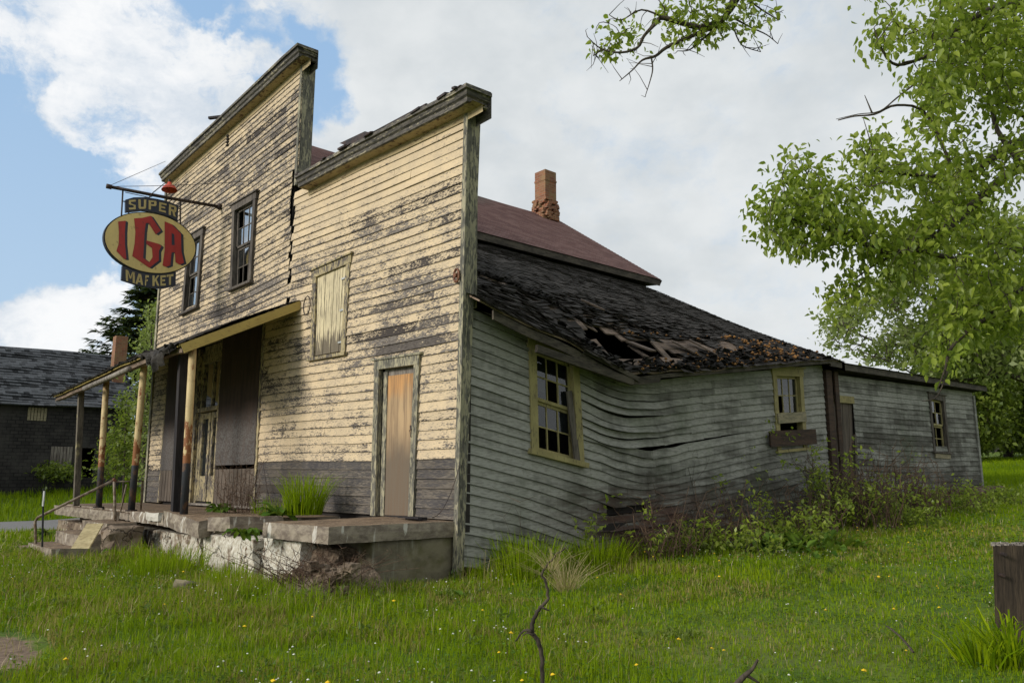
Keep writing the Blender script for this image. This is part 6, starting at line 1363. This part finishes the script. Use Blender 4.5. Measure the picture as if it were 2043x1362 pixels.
# weed rosettes
x, y, r = vis_pts(2600, 3.8, 20, 1.0); k = ~blocked(x, y) & (rg.random(len(x)) < .10 + .6 * sstep(6, 0, x) * (vnoise(x * 1.1, y * 1.1, 71) > .45)) & (dirt_at(x, y) < .8); x, y, r = x[k], y[k], r[k]
n = len(x); m = 14; a = rg.uniform(0, 6.283, (n, m)); el_ = rg.uniform(.1, 1.4, (n, m)); sz = rg.uniform(.025, .065, (n, 1)) * np.ones((n, m)) * rg.uniform(.6, 1.2, (n, m)); hh = tall(x, y)[:, None] * rg.uniform(.0, .8, (n, m))
Cc = np.stack([x[:, None] + rg.normal(0, .03, (n, m)), y[:, None] + rg.normal(0, .03, (n, m)), ground_z(x, y)[:, None] + hh], 2).reshape(-1, 3); Dd = np.stack([np.cos(a) * np.cos(el_), np.sin(a) * np.cos(el_), np.sin(el_)], 2).reshape(-1, 3); Nn = rg.normal(0, .3, Cc.shape) + [0, 0, 1.]
leaves('leafy_weeds', MAT['leaf_mid'], None, Cc, Dd, Nn, sz.ravel(), sz.ravel() * .42, val=np.repeat(rg.random(n), m), kind='stuff', label='broad leaved weed rosettes scattered in the rough grass')
# clover and other small leaves
x, y, r = vis_pts(60000, 3.4, 18, .6); k = ~blocked(x, y) & (rg.random(len(x)) < .25 + .75 * (vnoise(x * 1.5, y * 1.5, 41) > .45)) & (dirt_at(x, y) < .5); x, y, r = x[k], y[k], r[k]; n = len(x)
Cc = np.stack([x, y, ground_z(x, y) + tall(x, y) * rg.uniform(.15, .75, n)], 1); Dd = np.stack([*rg.normal(0, 1, (2, n)), rg.uniform(-.2, .5, n)], 1); Nn = np.stack([*rg.normal(0, .4, (2, n)), np.ones(n)], 1); L = rg.uniform(.012, .034, n) * np.clip(r / 7, 1, 2.5)
leaves('ground_leaves', MAT['leaf_broad'], None, Cc, Dd, Nn, L, L * .7, six=False, val=rg.random(n), kind='stuff', label='small clover like leaves low in the grass')
def heads(name, mat, n, rmin, rmax, size, label, pref):
    x, y, r = vis_pts(n * 6, rmin, rmax, 1.0); k = ~blocked(x, y) & (rg.random(len(x)) < pref(x, y)); x, y, r = x[k][:n], y[k][:n], r[k][:n]; mb = MB()
    for a, b, d in zip(x, y, r):
        h = float(tall(a, b)) * rg.uniform(.8, 1.35); s = size * rg.uniform(.6, 1.3); z = float(ground_z(a, b)); c = np.array([a + rg.normal(0, .02), b + rg.normal(0, .02), z + h])
        m = 6; vs = [c + np.array([math.cos(q) * s, math.sin(q) * s, rg.uniform(-.4, .2) * s]) for q in np.linspace(0, 6.283, m, endpoint=False)] + [c + np.array([0, 0, s * .6]), c - np.array([0, 0, s * .5])]
        mb.add(vs, [(i, (i + 1) % m, m) for i in range(m)] + [((i + 1) % m, i, m + 1) for i in range(m)])
    return mb.build(name, mat, None, kind='stuff', label=label)
heads('white_flowers', MAT['flower_white'], 600, 4.0, 17, .008, 'tiny white clustered flowers dotted through the grass', lambda x, y: .05 + .95 * (vnoise(x * 1.1, y * 1.1, 51) > .58) * (vnoise(x * 4.1, y * 4.1, 52) > .4) * (.25 + sstep(5, 0, x)))
heads('yellow_flowers', MAT['flower_yellow'], 90, 4.0, 22, .014, 'yellow dandelion heads dotted over the grass', lambda x, y: .3 + .5 * sstep(0, 4, x))

# ================================================================= PLANTS
def broadleaf(name, px, py, z, n, L, label, seed, spread=.18, up=.7, mat='leaf_broad', cat='weed', group=None, at=None, wr=.36):
    rgl = np.random.default_rng(seed); c = P(px, py, 2, z) if at is None else np.array(at); t = thing(name, tuple(c), label, cat, group); a = rgl.uniform(0, 6.283, n); tl = rgl.uniform(.15, up, n)
    V = []; Fq = []; wv = []; m = 5
    for i in range(n):
        d = np.array([math.cos(a[i]), math.sin(a[i]), 0]); s = np.array([-d[1], d[0], 0]); l = L * rgl.uniform(.6, 1.15); w = l * wr * rgl.uniform(.8, 1.2); b = c + d * rgl.uniform(0, spread * .4); cv = rgl.random(); base = len(V)
        for j in range(m + 1):
            q = j / m; p = b + d * l * (q * .9) + np.array([0, 0, l * (tl[i] * 1.5 * q - .75 * q * q)]); wd = w * math.sin(math.pi * min(.97, q * .85 + .10)) ** .7 * .5; wv_ = .015 * math.sin(j * 2. + i)
            V += [p - s * wd + np.array([0, 0, wd * .35 + wv_]), p, p + s * wd + np.array([0, 0, wd * .35 - wv_])]; wv += [cv] * 3
        for j in range(m):
            k_ = base + 3 * j; Fq += [(k_, k_ + 1, k_ + 4, k_ + 3), (k_ + 1, k_ + 2, k_ + 5, k_ + 4)]
    fastmesh('foliage', MAT[mat], t, np.array(V), np.array(Fq), wv); return t
def tuft(name, px, py, z, n, Hh, rad, label, seed, mat='grass', cat='grass tuft', at=None, lean=.35, w=.006):
    rgl = np.random.default_rng(seed); c = P(px, py, 2, z) if at is None else np.array(at); t = thing(name, tuple(c), label, cat)
    a = rgl.uniform(0, 6.283, n); rr_ = rad * np.sqrt(rgl.random(n)); B = c + np.stack([np.cos(a) * rr_, np.sin(a) * rr_, np.zeros(n)], 1); o_ = np.stack([np.cos(a), np.sin(a), np.zeros(n)], 1) * (rr_ / rad)[:, None] + rgl.normal(0, .35, (n, 3)) * [1, 1, 0]
    H = Hh * rgl.uniform(.45, 1.1, n); ta = rgl.uniform(0, 6.283, n); sd = np.stack([np.cos(ta), np.sin(ta), np.zeros(n)], 1) * w / 2; up = np.array([0, 0, 1.]); ln = lean * rgl.uniform(.3, 1.4, n); V = []
    P1 = B + up * (H * .45)[:, None] + o_ * (H * ln * .25)[:, None]; P2 = B + up * (H * .8)[:, None] + o_ * (H * ln * .7)[:, None]; P3 = B + up * (H * (1 - .3 * ln))[:, None] + o_ * (H * ln * 1.3)[:, None]
    V = np.stack([B - sd, B + sd, P1 + sd, P1 - sd, P2 + sd * .7, P2 - sd * .7, P3 + sd * .1, P3 - sd * .1], 1).reshape(-1, 3); i = np.arange(n)[:, None] * 8
    fastmesh('blades', MAT[mat], t, V, np.concatenate([i + [[0, 1, 2, 3]], i + [[3, 2, 4, 5]], i + [[5, 4, 6, 7]]], 1).reshape(-1, 4), np.repeat(rgl.random(n), 8)); return t
tuft('grass_tuft', 606, 1026, .74, 420, .62, .26, 'tall bright green grass tuft growing on the platform below the boarded window', 1, lean=.42, w=.009)
tuft('grass_tuft', 548, 1024, .72, 130, .30, .35, 'low green grass patch on the platform left of the tall tuft', 2)
broadleaf('dock_plant', 556, 1028, .73, 20, .34, 'pale broad leaved weed on the platform in front of the tall tuft', 3, up=.9)
broadleaf('dock_plant', 442, 1020, .71, 22, .30, 'broad leaved weed on the platform beside the near post', 4, up=.9)
broadleaf('dock_plant', 487, 1064, .60, 14, .24, 'small dock plant growing in the gap between two platform slabs', 5, up=.6)
broadleaf('dock_plant', 240, 1112, .02, 22, .34, 'dark broad leaved weed at the foot of the platform near the steps', 6)
broadleaf('dock_plant', 100, 1068, .08, 20, .40, 'green weed behind the handrail at the left end of the steps', 7)
broadleaf('dock_plant', 182, 1108, .0, 12, .26, 'small green weed in front of the leaning plank', 8)
broadleaf('dock_plant', 882, 1196, -.0, 14, .26, 'dark weed at the foot of the near corner board', 9)
for i, (px, py, n, L, lab) in enumerate(((1512, 1100, 50, .22, 'big leaved burdock under the brush, left of the other'), (1642, 1092, 60, .24, 'big leaved burdock in front of the dark corner planks'), (1585, 1104, 24, .24, 'smaller burdock between the two big ones'), (1730, 1050, 26, .26, 'burdock at the foot of the stone ledge'))):
    c = P(px, py, 2, .2)
    for _ in range(4): c = P(px, py, 2, float(ground_z(c[0], c[1])))
    broadleaf('burdock', 0, 0, 0, n, L, lab, 30 + i, at=c, up=1.3, spread=1.3, group='burdocks by the side wall', wr=.6)
tuft('grass_tuft', 0, 0, 0, 500, .60, .42, 'tall grass clump against the grey wall by the near corner', 11, at=(.45, .75, float(ground_z(.45, .75))), w=.008)
tuft('grass_tuft', 0, 0, 0, 380, .50, .38, 'tall dark grass clump against the grey wall below the side window', 12, at=(.5, 1.9, float(ground_z(.5, 1.9))), w=.008)
c = P(1130, 1180, 2, .05); tuft('straw_tuft', 0, 0, 0, 150, .45, .10, 'collapsed clump of dry yellow grass in front of the grey wall', 13, mat='straw', at=c, lean=1.5, w=.005)
tuft('grass_tuft', 330, 1150, .0, 420, .42, .5, 'long green grass in front of the middle of the platform', 14, w=.008)
tuft('grass_tuft', 455, 1175, .0, 160, .30, .25, 'long green grass below the cracked white base wall', 15, w=.008)
for i, (px, py, h_) in enumerate(((2030, 1362, .42), (1975, 1395, .30))):
    c = D(px, py, 5.2); c[2] = float(ground_z(c[0], c[1])); tuft('grass_tuft', 0, 0, 0, 110, h_, .16, ('long pale bladed grass at the foot of the timber post', 'shorter grass sprouting left of the timber post foot')[i], 16 + i, at=c, w=.014, lean=.9)
# dead brush
def brush(name, label, base, n, Hh, rad, seed, mat='dead_stem', r=.009, fork=3, sag=.25, cat='dead brush', green=0):
    rgl = np.random.default_rng(seed); t = thing(name, tuple(base), label, cat); mb = MB(); tips = []
    for _ in range(n):
        a = rgl.uniform(0, 6.283); b = base + np.array([math.cos(a), math.sin(a), 0]) * rad * math.sqrt(rgl.random()); b[2] = base[2] - .03; h = Hh * rgl.uniform(.4, 1.1); d = rgl.normal(0, sag, 3); d[2] = 1; pts = [b]
        for j in range(1, 5): pts.append(pts[-1] + d * h / 4 + rgl.normal(0, .04, 3) * h * .5); d = d + rgl.normal(0, .16, 3); 
        mb.tube(pts, np.linspace(r, r * .35, 5), 4, cap=False)
        for _ in range(fork):
            p = pts[rgl.integers(1, 5)]; u = rgl.normal(0, .6, 3); u[2] = abs(u[2]) * .7 + .1; q = p + u * h * .22; q2 = q + (u + rgl.normal(0, .3, 3)) * h * .14; mb.tube([p, q, q2], [r * .6, r * .4, r * .2], 3, cap=False); tips.append((q2, u)); tips.append((q, u))
    mb.build('stems', MAT[mat], t)
    if green:
        C, Dd, Nn, LL, VV = leafset(tips, rgl, max(2, green - 2), .05, .075, .3); leaves('foliage', MAT['leaf'], t, C, Dd, Nn, LL, LL * .5, val=VV, six=False)
    return t
B_ = lambda x, y: np.array([x, y, float(ground_z(x, y))])
for i, (x, y, n, h, rad, lab) in enumerate(((.6, 3.1, 60, .75, .5, 'low reddish dead brush at the kink of the grey wall'), (.65, 4.6, 70, .75, .8, 'reddish dead brush right of the wall kink'), (.75, 6.4, 75, .8, .9, 'dense brown dead stems below the planked window'), (.85, 8.3, 130, 1.15, .9, 'tall tangled dead brush before the dark corner planks'), (.9, 10.3, 110, 1.1, .9, 'tangled dead brush before the plank door'), (.9, 12.6, 60, .6, .8, 'low dead brush over the stone ledge'), (.9, 15., 30, .35, .8, 'short dead stems near the far end of the ledge'))): brush('dead_brush', lab, B_(x, y), n, h, rad, 90 + i)
brush('dead_brush', 'bare brown twiggy bush on the platform before the shop entrance', P(480, 1018, 2, .73), 60, .75, .35, 120, r=.004, fork=6)
brush('dead_brush', 'low brown roots and twigs tumbled over the soil heap', np.array([qd[0] + .3, -1.75, .18]), 110, .34, .5, 121, mat='dead_stem', r=.005, sag=1.2)
brush('sapling', 'leafy thin sapling at the grey wall right of the side window', B_(.42, 1.95), 3, 1.35, .06, 130, mat='bark', r=.007, fork=5, sag=.12, cat='sapling', green=2)
brush('sapling', 'green sapling in front of the planked window', B_(.9, 7.3), 6, 1.6, .35, 131, mat='bark', r=.008, fork=6, sag=.14, cat='sapling', green=7)
brush('sapling', 'leafy green shoots before the middle of the side wall', B_(.8, 5.2), 4, 1.15, .3, 132, mat='bark', r=.006, fork=5, sag=.14, cat='sapling', green=5)
brush('sapling', 'small green shoots under the wall kink', B_(.6, 2.9), 4, .75, .25, 133, mat='bark', r=.005, fork=5, sag=.2, cat='sapling', green=4)
brush('sapling', 'yellow green shoots by the plank door', B_(1.1, 9.6), 5, 1.3, .3, 134, mat='bark', r=.006, fork=5, sag=.14, cat='sapling', green=5)
for i, (x, y, h, lab) in enumerate(((1.1, 4.0, .45, 'leafy green weeds at the edge of the brush below the wall kink'), (1.25, 5.6, .55, 'leafy green weeds before the brush in the middle of the side wall'), (1.5, 8.8, .6, 'leafy green weeds before the brush near the corner planks'), (1.6, 11.4, .5, 'leafy green weeds before the brush along the ledge'), (1.5, 13.8, .4, 'leafy green weeds near the far end of the ledge'), (.9, 7.9, 1.2, 'tall green weeds rising out of the brush by the corner planks'))): brush('leafy_weed', lab, B_(x, y), 34, h, .7, 150 + i, mat='bark', r=.005, fork=4, sag=.3, cat='weed', green=6)
brush('reddish_weed', 'thin reddish seed stalks by the grey wall near the corner', B_(.4, .8), 9, .75, .45, 135, mat='dead_stem', r=.004, fork=8, sag=.08, cat='weed')
brush('thin_stalks', 'two tall thin bare stalks standing before the side wall', B_(.7, 4.9), 3, 1.7, .9, 136, mat='bark', r=.006, fork=4, sag=.05, cat='weed')
# sticks in the foreground
def Q(x, y): return (900 + x / 3.305, 950 + y / 3.305)
mb = MB(); dp = 4.6
st_ = thing('dead_stick', tuple(D(1082, 1400, dp)), 'crooked dead stick standing upright in the foreground grass', 'stick')
main = smooth_path([D(*Q(x, y), dp) for x, y in ((602, 1520), (602, 1362), (600, 1200), (575, 1090), (532, 1022), (545, 940), (590, 862), (637, 800), (627, 700), (600, 645), (640, 580), (700, 512), (760, 465))], 5)
main += RNG.normal(0, .0025, main.shape); mb.tube(main, np.interp(np.linspace(0, 1, len(main)), [0, .35, .6, 1], [.012, .014, .009, .0035]), 7)
for pth, r_ in ((((532, 1022), (480, 1015), (425, 1085)), .011), (((600, 862), (650, 886)), .008), (((545, 1040), (500, 1030), (470, 1050)), .008), (((690, 520), (660, 500)), .004), (((735, 490), (755, 458)), .004)):
    l = smooth_path([D(*Q(x, y), dp - .02) for x, y in pth], 3); mb.tube(l, np.linspace(r_, r_ * .35, len(l)), 5)
mb.build('stick', MAT['bark'], st_, smooth=True)
tuft('straw_tuft', 0, 0, 0, 60, .16, .05, 'wisp of dry grass caught on the crooked stick', 140, mat='straw', at=D(1100, 1135, dp), lean=1.6, w=.003)
mb = MB(); dp = 4.5; l = smooth_path([D(x, y, dp) for x, y in ((1440, 1400), (1472, 1362), (1488, 1345), (1500, 1335), (1512, 1315))], 4); mb.tube(l, np.linspace(.022, .008, len(l)), 6); l = smooth_path([D(x, y, dp) for x, y in ((1488, 1345), (1500, 1352), (1515, 1362))], 3); mb.tube(l, np.linspace(.012, .006, len(l)), 5)
tag(mb.build('dead_stick', MAT['bark'], smooth=True), 'broken stub of dead branch at the bottom edge of the grass', 'stick')
mb = MB(); l = smooth_path([P(x, y, 2, z) for x, y, z in ((1768, 1247, .16), (1795, 1268, .12), (1822, 1300, .06))], 3); mb.tube(l, np.linspace(.006, .010, len(l)), 5); tag(mb.build('dead_stick', MAT['bark'], smooth=True), 'thin dark twig lying in the grass left of the timber post', 'stick')
